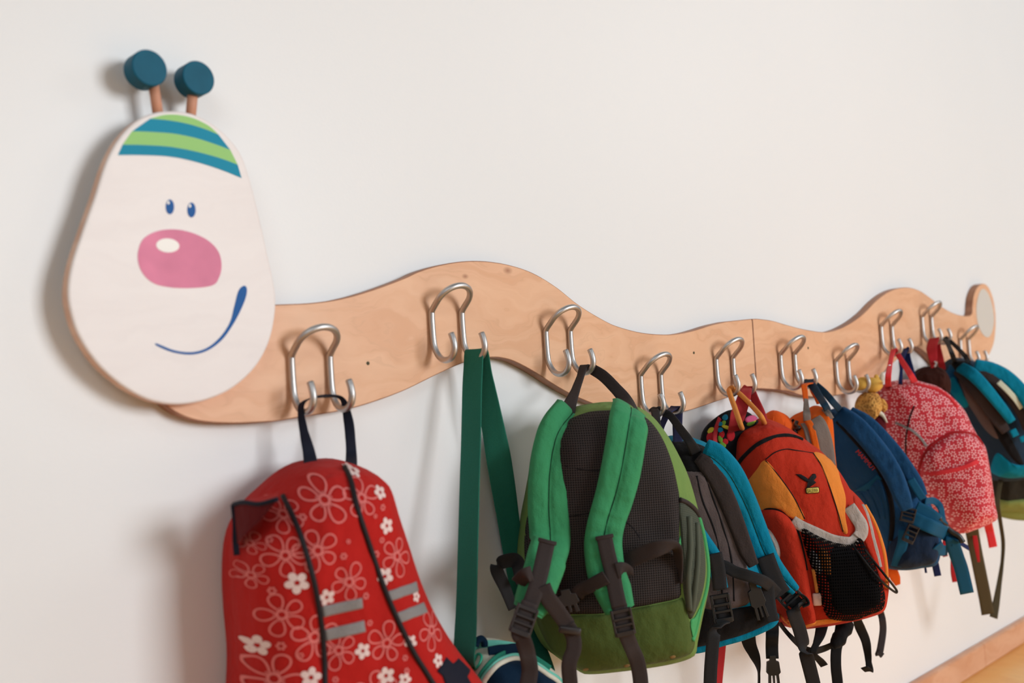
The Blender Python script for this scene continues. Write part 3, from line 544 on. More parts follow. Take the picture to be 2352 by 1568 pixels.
LS = [(1312, 950, -.004), (1286, 982), (1272, 1018), (1261, 1080, .004), (1258, 1157, .008), (1261, 1232, .010), (1256, 1282, 0, -.156), (1240, 1333, 0, -.160), (1222, 1383, 0, -.160), (1212, 1404, 0, -.158)]
RS = [(1446, 940, -.004), (1443, 965), (1437, 1006), (1423, 1082, .002), (1408, 1140, .004), (1393, 1185, .006), (1384, 1222, .008), (1382, 1257, .010), (1388, 1308, .014), (1403, 1348, .016), (1417, 1390, .018)]
ls = b.pad('shoulder_strap', M['green'], LS, [.052, .051, .050, .051, .051, .050, .048, .045, .042, .036], .013, .006, seam=M['seam'])
rs_ = b.pad('shoulder_strap', M['green'], RS, [.052, .051, .049, .049, .047, .045, .045, .046, .046, .044, .036], .013, .006, seam=M['seam'])
up, rt, mm = b.up, b.r, b.m
def webstrap(par, top, pts, bx, by, tail, wd=.0185, l0=.025):
    b.tape('strap_webbing', M['grey_web'], [p if len(p) > 3 else (p[0], p[1], l0+.002*i) for i, p in enumerate(pts)], wd, .0022, 0, par)
    G = lambda p: at(p[0], p[1], p[3]) if len(p) > 3 else b.on(p[0], p[1])
    d = nrm(G(pts[-1])-G(pts[-2])); sd = nrm(np.cross(d, mm)); c = at(bx, by, pts[-1][3]-.002) if len(pts[-1]) > 3 else b.on(bx, by, l0+.010)
    ladder_buckle('strap_buckle', M['plastic'], c, sd*.0125, -d*.0155, mm*.0026, par)
    tp = G(pts[0])+mm*(.001 if len(pts[0]) > 3 else l0+.001); d2 = nrm(G(pts[1])-G(pts[0])); sd2 = nrm(np.cross(d2, mm)); V, F = g_box(tp, sd2*.0108, d2*.0022, mm*.0014, .0006); obj('bar_tack', V, F, M['grey_web'], par)
    Q = [c-d*.020-mm*.002, c-mm*.0012, c-mm*.001+d*.014]+[b.O+0*mm+(at(x, y, c[1]+.002*i)-b.O) for i, (x, y) in enumerate(tail)]
    hang('strap_tail', M['grey_web'], Q, wd, [sd]*4+[nrm(sd+.4*mm)]+[sd]*3, .0022, par)
webstrap(ls, (1258, 1240), [(1257, 1243, 0, -.169), (1250, 1275, 0, -.170), (1240, 1320, 0, -.173), (1228, 1360, 0, -.173), (1216, 1394, 0, -.171)], 1203, 1424, [(1202, 1470), (1212, 1505), (1217, 1540), (1211, 1580), (1208, 1620)])
webstrap(rs_, (1382, 1222), [(1382, 1225), (1389, 1262), (1398, 1300), (1406, 1345), (1413, 1378)], 1421, 1412, [(1436, 1452), (1452, 1490), (1464, 1520), (1471, 1560), (1474, 1610)])
# sternum strap with its clip, slider loops on both shoulder straps
b.tape('slider_loop', M['grey_web'], [(1190, 1338, 0, -.150), (1206, 1322, 0, -.166), (1222, 1316, 0, -.170)], .017, .002, 0, ls)
st = b.tape('sternum_strap', M['grey_web'], [(1246, 1345, 0, -.178), (1258, 1372, 0, -.182), (1282, 1405, 0, -.184), (1304, 1436, 0, -.186)], .0185, .0022)
hang('strap_tail', M['grey_web'], [at(1302, 1434, -.186), at(1316, 1460, -.187), at(1318, 1490, -.187), at(1307, 1525, -.183), at(1310, 1575, -.18), at(1312, 1630, -.18)], .0175, [rt]*4, .0022, st)
sd = nrm(rt*.85+up*-.5); ud = nrm(np.cross(mm, sd)); clip_buckle('sternum_clip', M['plastic'], b.on(1302, 1374, .014), rt*.013+up*.002, up*.014-rt*.003, mm*.003, st)
V, F = g_box(at(1309, 1447, -.189), nrm(rt-.2*up)*.0125, nrm(up+.2*rt)*.004, mm*.003, .001); obj('slider', V, F, M['plastic'], st)
b.tape('sternum_strap', M['grey_web'], [(1322, 1362, .012), (1332, 1346, .018), (1348, 1336, .024), (1368, 1322, .030), (1384, 1312, .033)], .0165, .0022)
b.tape('slider_loop', M['grey_web'], [(1408, 1300, .030), (1420, 1298, .028), (1432, 1306, .018), (1434, 1316, .012)], .0185, .002, 0, rs_)
# hip strap loop standing off the mesh
hang('hip_strap', M['grey_web'], [b.on(1434, 1292, .006), b.on(1450, 1278, .012), b.on(1475, 1263, .020), b.on(1505, 1249, .028), b.on(1532, 1246, .026), b.on(1550, 1262, .014), b.on(1558, 1300, .004), b.on(1562, 1336, .002)], [.016, .019, .019, .019, .018, .016, .014, .012], [nrm(up+.3*rt), up, up, nrm(up+.2*mm), nrm(up+.6*mm), nrm(mm+.5*rt), nrm(mm+.5*rt), mm], .0022, b.root)
lw = [at(1178, 1398, -.085), at(1160, 1350, -.08), at(1141, 1308, -.08), at(1150, 1292, -.082), at(1180, 1286, -.088), at(1192, 1300, -.095), at(1200, 1340, -.1)]
hang('loose_side_strap', M['dark_web'], lw, [.012, .015, .016, .018, .018, .018, .016], [(.9, -.4, 0), (.9, -.4, 0), (.6, -.5, .5), (.3, -.3, 1), (.2, -.3, 1), (.5, -.8, .3), (.9, -.4, 0)], .0018, b.root)
J = np.array([.4492, -.052, .0250-.0500])
hang('top_loop', M['grey_web'], [b.P(*b.px(1303, 956, .0), 0.0), at(1308, 930, -.092), at(1322, 895, -.078), at(1334, 862, -.062), J+[-.004, -.002, -.0005], J+[.002, 0, .0022], J+[.010, -.002, -.002], at(1385, 863, -.075), at(1415, 893, -.095), at(1436, 918, -.112), b.P(*b.px(1449, 944, .0), 0.0)],
     [.019, .018, .013, .012, .014, .015, .015, .016, .016, .018, .020], [(.75, -.66, 0), (.75, -.66, 0), (.5, -.8, .1), (.2, -1, .1), (.1, -1, 0), (.0, -1, 0), (.1, -1, .1), (.3, -.6, .6), (.4, -.5, .6), (.6, -.7, .3), (.75, -.66, 0)], .0022, b.root)

# ------------------------------------------------------------------ petrol-blue backpack behind the green one
M['petrol'] = fabric('petrol_cloth', (0, 128, 158), 800, .8, .3); M['black_cl'] = fabric('black_cloth', (24, 22, 23), 800, .85, .3); M['taupe'] = fabric('taupe_back_cloth', (98, 84, 82), 500, .85, .25, .1)
M['navy_loop'] = webbing('navy_blue_tape', (48, 48, 78)); M['red_web'] = webbing('red_webbing', (176, 34, 40)); M['lining'] = fabric('strap_lining', (62, 52, 50), 500, .85, .2)
b = Bag('trekking_backpack', 1640, 1250, -.100, 44, 'petrol-blue and black backpack with taupe back panel, between the green and the orange-red backpacks')
b.shape([(1516, 1060), (1534, 1014), (1570, 1009), (1606, 1016), (1640, 1034), (1670, 1080), (1694, 1142), (1718, 1212), (1746, 1290), (1768, 1360), (1783, 1412), (1778, 1431), (1751, 1447), (1706, 1465), (1660, 1478), (1615, 1491), (1588, 1493), (1555, 1478), (1530, 1400), (1515, 1300), (1509, 1180)], .052, .045, .008, .003, 18)
DY = .025
b.body('body', M['petrol'], .048, .004, rings=20); clear(b)
b.lay('top_panel', M['black_cl'], [(1538, 1018), (1572, 1013), (1606, 1020), (1638, 1037), (1655, 1058), (1640, 1075), (1612, 1086), (1548, 1090), (1524, 1066)], .002, .006)
b.lay('back_panel', M['taupe'], [(1524, 1090), (1615, 1084), (1645, 1110), (1672, 1165), (1697, 1235), (1716, 1300), (1724, 1372), (1705, 1392), (1650, 1400), (1590, 1400), (1556, 1390), (1535, 1300), (1520, 1180)], .006, .012, rings=10)
for q in ([(1618, 1092), (1640, 1150), (1662, 1215), (1680, 1285), (1686, 1380)], [(1600, 1092), (1614, 1150), (1640, 1215), (1654, 1285), (1660, 1385)]): b.cord('channel_seam', M['blackseam'], q, .0016, .0)
b.lay('base_panel', M['black_cl'], [(1580, 1398), (1650, 1402), (1706, 1394), (1768, 1378), (1778, 1412), (1770, 1428), (1705, 1458), (1615, 1483), (1590, 1478)], .003, .008)
b.cord('edge_piping', M['petrol'], [(1560, 1478), (1590, 1490), (1615, 1488), (1660, 1474), (1706, 1461), (1751, 1443), (1776, 1428), (1781, 1412)], .006, .0)
rs_ = b.pad('shoulder_strap', M['petrol'], [(1612, 1042), (1634, 1052, .006), (1666, 1086, .014), (1694, 1140, .020), (1716, 1194, .024), (1736, 1248, .026), (1755, 1284, .026), (1784, 1318, .024), (1812, 1346, .022)], [.046, .047, .043, .039, .037, .036, .033, .026, .018], .012, .008, seam=M['seam'])
b.pad('strap_lining', M['lining'], [(1602, 1050), (1619, 1065, .002), (1646, 1104, .0055), (1669, 1154, .008), (1690, 1208, .009), (1709, 1260, .010), (1725, 1293, .011)], [.018, .024, .026, .026, .024, .022, .016], .008, .004, crease=False, parent=rs_)
mm, rt, up = b.m, b.r, b.up
b.tape('strap_webbing', M['dark_web'], [(1740, 1264, .044), (1752, 1296, .044), (1768, 1332, .042), (1780, 1350, .041)], .026, .003, 0, rs_)
c = b.on(1803, 1362, .030); d = nrm(.62*rt-.78*up); sd = nrm(np.cross(d, mm)); ladder_buckle('strap_buckle', M['black_pl'], c, sd*.0165, -d*.0185, mm*.0032, rs_)
hang('strap_tail', M['dark_web'], [c-d*.018-mm*.002, c-mm*.001, c+d*.016, ad(1822, 1402, -.225), ad(1837, 1447, -.222), ad(1851, 1501, -.22), ad(1869, 1572, -.218), ad(1882, 1640, -.217)], .0205, [sd, sd, sd, sd, rt, rt], .0024, rs_)
hang('strap_loop', M['dark_web'], [b.on(1818, 1350, .030), b.on(1834, 1358, .034), b.on(1840, 1372, .036), b.on(1828, 1380, .034)], .010, mm, .002, rs_)
b.tape('sternum_strap', M['dark_web'], [(1640, 1292, .012), (1660, 1296, .014), (1684, 1308, .018), (1716, 1316, .026), (1745, 1326, .036), (1770, 1350, .040)], .0165, .0024, 0)
b.tape('sternum_strap', M['dark_web'], [(1750, 1325, .030), (1756, 1360, .022), (1762, 1395, .018), (1768, 1420, .018)], .018, .0024, 0)
clip_buckle('sternum_clip', M['black_pl'], b.on(1733, 1372, .016), nrm(rt*.9+up*.3)*.011, nrm(up-.25*rt)*.027, mm*.003, b.root)
ls_ = b.pad('shoulder_strap', M['petrol'], [(1540, 1052), (1545, 1120, .004), (1562, 1190, .008), (1600, 1240, .012), (1632, 1280, .012), (1652, 1345, .012)], [.042, .044, .042, .034, .026, .018], .012, .006)
b.tape('strap_webbing', M['dark_web'], [(1632, 1262, .030), (1640, 1300, .028), (1645, 1345, .026)], .020, .003, 0, ls_)
c = b.on(1650, 1388, .022); d = nrm(.12*rt-up); sd = nrm(np.cross(d, mm)); ladder_buckle('strap_buckle', M['black_pl'], c, sd*.0135, -d*.0195, mm*.0034, ls_)
hang('strap_tail', M['dark_web'], [c-d*.018-mm*.002, c-mm*.001, c+d*.018, ad(1642, 1447, -.185), ad(1634, 1515, -.182), ad(1631, 1572, -.18), ad(1630, 1640, -.18)], .0180, [sd, sd, rt, rt], .0024, ls_)
hang('lower_strap', M['black_web'], [b.P(*b.px(1716, 1452, -.01), -.01), ad(1722, 1480, -.14), ad(1734, 1508, -.14), ad(1743, 1545, -.14), ad(1742, 1600, -.14)], [.024, .020, .016, .010, .008], [rt, rt, nrm(rt+.4*mm), mm, mm], .002, b.root)
J = np.array([.600, -.052, -.0440-.0500])
hang('top_handle', M['dark_web'], [b.P(*b.px(1520, 1020, .0), 0), at(1509, 980, -.085), at(1505, 945, -.062), J+[-.004, 0, 0], J+[.003, -.002, .0025], at(1524, 946, -.062), at(1541, 956, -.075), at(1562, 984, -.10), at(1584, 1014, -.125), b.on(1597, 1040, .004)], [.013, .013, .012, .012, .012, .011, .011, .012, .013, .018], [(.7, -.7, 0), (.7, -.7, 0), (.3, -1, 0), (0, -1, 0), (0, -1, 0), (.2, -.8, .4), (.4, -.6, .5), (.5, -.6, .5), (.6, -.7, .3)], .0036, b.root)
J = np.array([.6492, -.052, -.0440-.0500])
hang('navy_loop', M['navy_loop'], [at(1516, 1012, -.075), at(1520, 980, -.068), at(1534, 948, -.06), J+[-.004, 0, -.001], J+[.003, 0, .002], J+[.008, 0, -.003], at(1556, 960, -.062), at(1556, 990, -.07), at(1557, 1016, -.08)], [.006, .008, .012, .016, .018, .016, .016, .014, .014], [(.6, -.8, 0), (.6, -.8, 0), (.3, -1, 0), (0, -1, 0), (0, -1, 0), (.1, -1, 0), (.5, -.8, 0), (.7, -.7, 0)], .0018, b.root)

# ------------------------------------------------------------------ colourful print backpack hidden behind the orange-red one
M['print_black'] = fabric('black_print_cloth', (20, 19, 22), 800, .85, .2); dots = {}
for k, c_ in dict(blue=(24, 132, 168), yellow=(206, 190, 60), lime=(120, 166, 60), red=(186, 36, 44), pink=(222, 96, 138)).items(): dots[k] = fabric('print_'+k, c_, 800, .85, .1)
M['red_strap'] = webbing('red_strap', (178, 48, 52))
b = Bag('print_backpack', 1692, 1120, -.054, 24, 'black backpack with bright blue, yellow, green and pink print, mostly hidden behind the orange-red one')
b.shape([(1620, 1010), (1628, 985), (1648, 964), (1678, 945), (1712, 945), (1734, 962), (1741, 1010), (1736, 1090), (1720, 1200), (1695, 1290), (1655, 1310), (1630, 1270), (1616, 1180), (1614, 1080)], .024, .024, .003, .002)
b.body('body', M['print_black'], .026, .002); clear(b)
for col, x, y, rx, ry, a in (('yellow', 1632, 988, 9, 5, -.9), ('red', 1630, 1003, 7, 13, .2), ('blue', 1665, 958, 6, 7, 0), ('blue', 1653, 973, 6, 5, 0), ('blue', 1654, 987, 6, 6, 0), ('yellow', 1668, 981, 11, 4, .35), ('lime', 1662, 971, 4, 6, .4), ('red', 1657, 998, 6, 9, .3), ('lime', 1654, 1008, 5, 9, -.2), ('yellow', 1657, 995, 3, 3, 0), ('lime', 1659, 1022, 8, 8, 0), ('red', 1665, 1014, 7, 7, 0), ('red', 1678, 1000, 9, 13, .1), ('pink', 1724, 962, 14, 8, -.3), ('lime', 1724, 972, 10, 5, -.4), ('blue', 1729, 985, 4, 4, 0), ('yellow', 1728, 969, 9, 2, -.4), ('blue', 1640, 1060, 9, 7, 0), ('lime', 1640, 1100, 9, 9, 0), ('red', 1650, 1140, 9, 8, 0), ('yellow', 1640, 1170, 8, 6, 0), ('blue', 1660, 1210, 10, 8, 0), ('pink', 1670, 1260, 10, 8, 0), ('lime', 1690, 1200, 10, 8, 0)):
    b.lay('printed_spot', dots[col], ell(x, y, rx, ry, a, 8), .0005, .002, 3, .0012, n=24, add=False, skirt=.001)
b.tape('side_strap', M['red_strap'], [(1654, 962), (1646, 985), (1643, 1010), (1645, 1040), (1650, 1080)], .011, .002)
J = np.array([.8492, -.054, -.0243-.0500])
hang('red_carry_strap', M['red_strap'], [b.on(1684, 990, .004), at(1692, 962, -.085), at(1704, 928, -.078), at(1712, 900, -.070), J+[-.004, 0, .0005], J+[.002, 0, .003], J+[.008, 0, -.002], at(1733, 915, -.065), at(1748, 945, -.075), at(1757, 968, -.085)], [.024, .024, .022, .020, .018, .018, .016, .014, .012, .010], [(.9, -.4, 0), (.9, -.4, 0), (.7, -.7, 0), (.2, -1, 0), (0, -1, 0), (0, -1, 0), (.1, -1, 0), (.4, -.9, 0), (.7, -.7, 0)], .0018, b.root)
hang('strap_tail', M['red_web'], [at(1672, 1290, -.030), at(1664, 1400, -.022), at(1657, 1490, -.022), at(1650, 1560, -.022), at(1646, 1620, -.022)], .020, (1, -.1, 0), .002, b.root)

# ------------------------------------------------------------------ orange-red backpack with bird badge
M['brick'] = fabric('brick_red_cloth', (196, 50, 28), 800, .8, .35); M['orange'] = fabric('orange_cloth', (242, 140, 56), 800, .8, .3); M['white_tape'] = fabric('white_hem', (196, 180, 170), 500, .7, .4); M['orange_cord'] = webbing('orange_cord', (222, 140, 66))
M['badge_y'] = plain('badge_yellow', (226, 198, 92), .6); M['ink'] = plain('black_ink', (24, 18, 20), .7, .2); M['clear_pl'] = plain('pink_plastic', (222, 176, 160), .3, .5)
def net_mat():                          # open knotted net: black threads with see-through holes
    m, nt, bb_ = new_mat('black_net'); tc = N_(nt, 'ShaderNodeTexCoord'); mp = N_(nt, 'ShaderNodeMapping'); mp.inputs['Scale'].default_value = (880, 660, 1); nt.links.new(tc.outputs['UV'], mp.inputs['Vector'])
    sp = N_(nt, 'ShaderNodeSeparateXYZ'); nt.links.new(mp.outputs[0], sp.inputs[0])
    f = mth(nt, 'MULTIPLY', mth(nt, 'SINE', mth(nt, 'ADD', sp.outputs[0], sp.outputs[1])), mth(nt, 'SINE', mth(nt, 'SUBTRACT', sp.outputs[0], sp.outputs[1])))
    fac = ramp(nt, f, [(.30, (0, 0, 0, 1)), (.45, (1, 1, 1, 1))]); bb_.inputs['Base Color'].default_value = srgb(12, 10, 11); bb_.inputs['Roughness'].default_value = .9; bb_.inputs['Specular IOR Level'].default_value = .08
    tr = N_(nt, 'ShaderNodeBsdfTransparent'); mx = N_(nt, 'ShaderNodeMixShader'); nt.links.new(fac, mx.inputs[0]); nt.links.new(bb_.outputs[0], mx.inputs[1]); nt.links.new(tr.outputs[0], mx.inputs[2])
    nt.links.new(mx.outputs[0], nt.nodes['Material Output'].inputs['Surface']); return m
M['net'] = net_mat(); M['dark_fill'] = fabric('pocket_dark_fill', (12, 11, 12), 800, .9, .3)  # near-black pocket filling, added so the net looks dark inside
b = Bag('badge_backpack', 1850, 1215, -.132, 46, 'orange-red backpack with black bird badge, orange side panels and black net pocket')
b.shape([(1690, 992), (1706, 981), (1753, 968), (1778, 971), (1811, 986), (1839, 1004), (1867, 1025), (1886, 1038), (1905, 1056), (1918, 1071), (1934, 1095), (1950, 1122), (1966, 1137), (1983, 1156), (2003, 1190), (2017, 1221), (2030, 1264), (2036, 1319), (2034, 1357), (2024, 1397), (1990, 1414), (1931, 1428), (1873, 1438), (1816, 1441), (1787, 1416), (1758, 1340), (1730, 1245), (1705, 1160), (1686, 1100), (1676, 1055), (1679, 1012)], .062, .052, .012, .004, 16)
DY = .018
b.body('body', M['brick'], .046, .004, rings=24); clear(b)
b.lay('side_panel', M['orange'], [(1758, 1057), (1738, 1078), (1717, 1105), (1714, 1122), (1724, 1150), (1735, 1178), (1762, 1167), (1793, 1170), (1815, 1188), (1848, 1191), (1824, 1142), (1790, 1093)], .0012, .006)
b.lay('side_panel', M['orange'], [(1868, 1041), (1885, 1040), (1912, 1060), (1930, 1099), (1942, 1141), (1941, 1181), (1947, 1222), (1935, 1220), (1922, 1172), (1903, 1114), (1885, 1068)], .0012, .006)
for q in ([(1758, 1055), (1781, 1038), (1806, 1031), (1830, 1034), (1868, 1040)], [(1758, 1057), (1790, 1094), (1824, 1143), (1848, 1191)], [(1868, 1041), (1886, 1068), (1904, 1114), (1923, 1172), (1936, 1220)]): b.cord('panel_seam', M['blackseam'], q, .0008, .0008)
b.cord('lid_zip', M['black_cl'], [(1689, 1078), (1698, 1062), (1710, 1047), (1738, 1022), (1768, 1007), (1799, 1000), (1823, 1002), (1842, 1009)], .0034, -.0006)
pk = b.lay('front_pocket', M['brick'], [(1736, 1180), (1762, 1170), (1791, 1174), (1815, 1192), (1832, 1222), (1843, 1260), (1856, 1320), (1868, 1390), (1870, 1432), (1816, 1438), (1790, 1414), (1768, 1350), (1748, 1262)], .016, .018, 8)
b.cord('pocket_zip', M['black_cl'], [(1734, 1180), (1762, 1168), (1791, 1172), (1815, 1190), (1832, 1222), (1842, 1258), (1852, 1310)], .0034, -.003, pk)
b.lay('pocket_window', M['orange'], [(1742, 1218), (1758, 1222), (1772, 1242), (1778, 1270), (1774, 1292), (1762, 1280), (1748, 1250)], .0012, .004, 4, n=40, parent=pk)
b.tape('reflective_arc', M['white_tape'], [(1744, 1208), (1764, 1217), (1781, 1243), (1788, 1270), (1785, 1294)], .0085, .003, .001, pk)
b.lay('base_panel', M['orange'], [(1790, 1410), (1816, 1432), (1873, 1428), (1931, 1420), (1931, 1427), (1873, 1437), (1816, 1440)], .0012, .003, 4, n=40)
b.lay('side_wall', M['brick'], [(1960, 1138), (1982, 1160), (2001, 1194), (2014, 1225), (2026, 1268), (2032, 1319), (2028, 1345), (2010, 1300), (1990, 1255), (1975, 1215), (1965, 1175)], .002, .005)
b.tape('white_stripe', M['white_tape'], [(1979, 1158), (1990, 1180), (1999, 1210), (2006, 1240), (2014, 1270), (2021, 1302)], .0065, .001, .0008)
b.cord('edge_piping', M['orange'], [(1985, 1160), (2004, 1194), (2018, 1228), (2029, 1268), (2035, 1319), (2033, 1350)], .004, .0)
M['silver'] = fabric('silver_wrap', (190, 186, 186), 300, .4, .5)
for nm, mt_, q in (('pocket_content', M['silver'], ell(1874, 1292, 11, 30, -.35)), ('pocket_content', M['orange'], ell(1896, 1290, 14, 34, -.3)), ('pocket_content', M['dark_fill'], [(1915, 1255), (1960, 1262), (1995, 1290), (2018, 1340), (2022, 1380), (1990, 1402), (1950, 1412), (1915, 1395), (1900, 1340)]), ('pocket_content', M['silver'], ell(1944, 1318, 10, 22, -.3)), ('pocket_content', M['brick'], ell(1893, 1350, 14, 36, -.3))):
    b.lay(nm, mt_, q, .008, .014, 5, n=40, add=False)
netp = [(1840, 1212), (1872, 1226), (1909, 1242), (1955, 1249), (1974, 1232), (1994, 1266), (2012, 1306), (2026, 1344), (2030, 1374), (2020, 1399), (1990, 1411), (1950, 1424), (1905, 1420), (1886, 1384), (1866, 1312), (1850, 1262)]
o = b.lay('net_pocket', M['net'], netp, .024, .022, 12, n=110); uv_from_bag(o, b); b.layers.pop()
b.layers.append((np.array([b.hit(x, y)[:2] for x, y in netp]), .024, .022))
b.tape('net_hem', M['white_tape'], [(1820, 1194), (1838, 1206), (1873, 1222), (1909, 1238), (1940, 1244), (1957, 1243), (1970, 1231)], 0.0165, .003, .001, o)
b.tape('net_hem', M['white_tape'], [(1970, 1234), (1977, 1222), (1976, 1204), (1962, 1182), (1948, 1162)], .0200, .003, .003, o)
b.cord('elastic_cord', M['black_web'], [(1956, 1250), (1975, 1275), (1998, 1306, .004), (2022, 1334, .010), (2044, 1352, .022), (2046, 1346, .022), (2030, 1322, .012), (2008, 1292, .004), (1985, 1262)], .0019, .002)
V, F = g_tube(cat([b.on(1866, 1306, .004), b.on(1870, 1330, .005), b.on(1874, 1358, .006)], 6), .0028, 8); zp = obj('zip_pull', V, F, M['orange_cord'], b.root)
V, F = g_box(b.on(1874, 1374, .006), b.r*.0065, b.up*.0095, b.m*.003, .0025); obj('pull_tip', V, F, M['clear_pl'], zp)
J2 = lambda x, y: (1640+x/3.266, 860+y/3.266)
eag = [(612, 746), (650, 747), (688, 768), (716, 792), (733, 768), (738, 744), (760, 743), (768, 768), (748, 792), (766, 808), (748, 822), (728, 836), (706, 850), (690, 850), (706, 828), (714, 812), (684, 800), (648, 778)]
b.lay('bird_badge', M['ink'], [J2(*p) for p in eag], .0006, .002, 3, .0012, n=80, add=False, smooth_cat=False, skirt=.0005)
def rrect(cx, cy, hw, hh, rot, r=.45):
    P = []
    for sx, sy, a0 in ((1, 1, 0), (-1, 1, 90), (-1, -1, 180), (1, -1, 270)):
        for a in (0, 30, 60, 90):
            A = math.radians(a0+a); x = sx*(hw-hh*r)+hh*r*math.cos(A); y = sy*(hh-hh*r)+hh*r*math.sin(A); P.append((cx+x*math.cos(rot)-y*math.sin(rot), cy+x*math.sin(rot)+y*math.cos(rot)))
    return P
bd = b.lay('badge_plate', M['ink'], rrect(*J2(737, 867), 15.6, 7.2, -.07), .0006, .002, 3, .0014, n=60, add=False, smooth_cat=False, skirt=.0005)
b.lay('badge_plate_field', M['badge_y'], rrect(*J2(737, 867), 14.2, 5.8, -.07), .0006, .002, 3, .0020, n=60, add=False, smooth_cat=False, skirt=.0005, parent=bd)
def lettering(bag, text, name, mat, x0, y0, x1, y1, hpx, lift, parent):   # raised lettering sewn along a line on the bag
    cu = bpy.data.curves.new(name, 'FONT'); cu.body = text; cu.align_x = 'CENTER'; cu.align_y = 'CENTER'; cu.size = 1; cu.extrude = .0
    to = bpy.data.objects.new(name, cu); COL.objects.link(to); dg = bpy.context.evaluated_depsgraph_get(); me = bpy.data.meshes.new_from_object(to.evaluated_get(dg)); bpy.data.objects.remove(to)
    V = np.array([v.co[:] for v in me.vertices]); F = [tuple(p.vertices) for p in me.polygons]; V[:, 0] -= (V[:, 0].max()+V[:, 0].min())/2; V[:, 1] -= (V[:, 1].max()+V[:, 1].min())/2
    a = bag.hit(x0, y0)[:2]; e = bag.hit(x1, y1)[:2]; L = np.linalg.norm(e-a); d = (e-a)/L; nn = np.array([-d[1], d[0]]); c = (a+e)/2; hh = hpx/FPX*((bag.O-CAM)@FW)
    uv = c+np.outer(V[:, 0]/np.ptp(V[:, 0])*L, d)+np.outer(V[:, 1]/np.ptp(V[:, 1])*hh, nn); w_ = bag.h(uv)+lift
    return obj(name, bag.P(uv[:, 0], uv[:, 1], w_), F, mat, parent, smooth=False)
lettering(b, 'SALEWA', 'badge_lettering', M['ink'], 1853.5, 1126.4, 1878, 1124.6, 8.2, .0034, bd)
J = np.array([.800, -.054, -.0243-.0500])
V, F = g_tube(cat([b.on(1706, 985, -.004), at(1700, 972, -.115), at(1688, 937, -.09), at(1677, 906, -.068), J+[-.0045, 0, 0], J+[.0, -.002, .0035], J+[.0045, -.003, 0], at(1702, 907, -.072), at(1730, 935, -.10), at(1748, 956, -.125), b.on(1757, 972, -.004)], 8), [.0042]*81, 10); obj('hanging_cord', V, F, M['orange_cord'], b.root)
bt = lambda name, pts, wd, D, m_=M['black_web'], th=.002: hang(name, m_, pts, wd, D, th, b.root)
q = b.r
s1 = bt('lower_strap', [b.P(*b.px(1775, 1418, -.02), -.02), ad(1774, 1450, -.16), ad(1773, 1485, -.155), ad(1774, 1512, -.155)], .019, q)
clip_buckle('strap_clip', M['black_pl'], ad(1776, 1538, -.155), q*.0105, np.array([0, 0, .022]), b.m*.003, s1)
bt('lower_strap', [b.P(*b.px(1790, 1430, -.02), -.02), ad(1810, 1455, -.16), ad(1838, 1482, -.165), ad(1862, 1495, -.17), ad(1890, 1490, -.17), ad(1915, 1478, -.17), ad(1930, 1462, -.17)], [.008, .007, .009, .012, .012, .012, .012], [(0, -.3, 1), (.3, -.3, .8), (.2, -.3, 1), (.1, -.3, 1), (0, -.3, 1)])
bt('lower_strap', [b.P(*b.px(1890, 1425, .0), 0), ad(1884, 1455, -.18), ad(1874, 1480, -.18), ad(1868, 1500, -.178), ad(1884, 1517, -.175), ad(1893, 1528, -.175)], [.02, .016, .010, .010, .012, .012], q)
s2 = bt('lower_strap', [b.P(*b.px(1935, 1418, .0), 0), ad(1930, 1450, -.18), ad(1921, 1490, -.178), ad(1920, 1530, -.177), ad(1924, 1572, -.176), ad(1926, 1640, -.176)], [.020, .018, .017, .017, .017, .017], q)
V, F = g_tube(cat([ad(1950, 1432, -.185), ad(1938, 1448, -.187), ad(1926, 1468, -.187), ad(1912, 1484, -.184)], 5), [.008, .010, .011, .012, .012, .011, .010, .010, .011, .012, .012, .011, .010, .009, .007, .005], 8); obj('strap_knot', V, F, M['black_cl'], s2)
bt('lower_strap', [b.P(*b.px(1965, 1412, .0), 0), ad(1975, 1440, -.19), ad(1988, 1470, -.19), ad(1993, 1500, -.188), ad(1995, 1520, -.187), ad(1997, 1540, -.187), ad(1985, 1532, -.187)], [.012, .016, .015, .012, .010, .013, .012], [q, q, (.5, -.5, .3), (.2, -.9, 0), q, q, q])
bt('grey_tail', [b.P(*b.px(2012, 1380, -.02), -.02), ad(2022, 1405, -.15), ad(2027, 1425, -.15), ad(2028, 1450, -.15), ad(2022, 1490, -.15), ad(2018, 1504, -.15), ad(2026, 1496, -.154)], [.012]*6+[.010], nrm(q), M['grey_web'])
DY = 0.0

# ------------------------------------------------------------------ orange cap and orange rucksack behind
M['neon'] = fabric('bright_orange_cloth', (244, 96, 30), 800, .75, .15); M['warm_or'] = fabric('orange_pack_cloth', (226, 98, 22), 800, .8, .3); M['greige'] = fabric('grey_trim', (132, 118, 108), 600, .8, .15); M['orange_web'] = webbing('orange_webbing', (222, 92, 20))
b = Bag('orange_hat', 1778, 1000, -.046, 30, 'bright orange rounded hat peeking out above the orange-red backpack', 'hat')
b.shape([(1752, 1000), (1750, 975), (1760, 953), (1778, 942), (1800, 950), (1814, 966), (1822, 990), (1822, 1020), (1805, 1040), (1770, 1046), (1750, 1026)], .026, .030, .004, .001)
b.body('crown', M['neon'], .024, .0); clear(b)
for q in ([(1778, 943), (1776, 965), (1772, 1000), (1768, 1040)], [(1756, 953), (1750, 980), (1748, 1010)], [(1800, 951), (1803, 980), (1800, 1030)]): b.cord('crown_seam', M['neon'], q, .0012, .0)
b.lay('brim', M['neon'], [(1756, 1012), (1780, 1006), (1814, 1008), (1818, 1022), (1800, 1036), (1775, 1040), (1758, 1028)], .006, .008, 5, n=50)
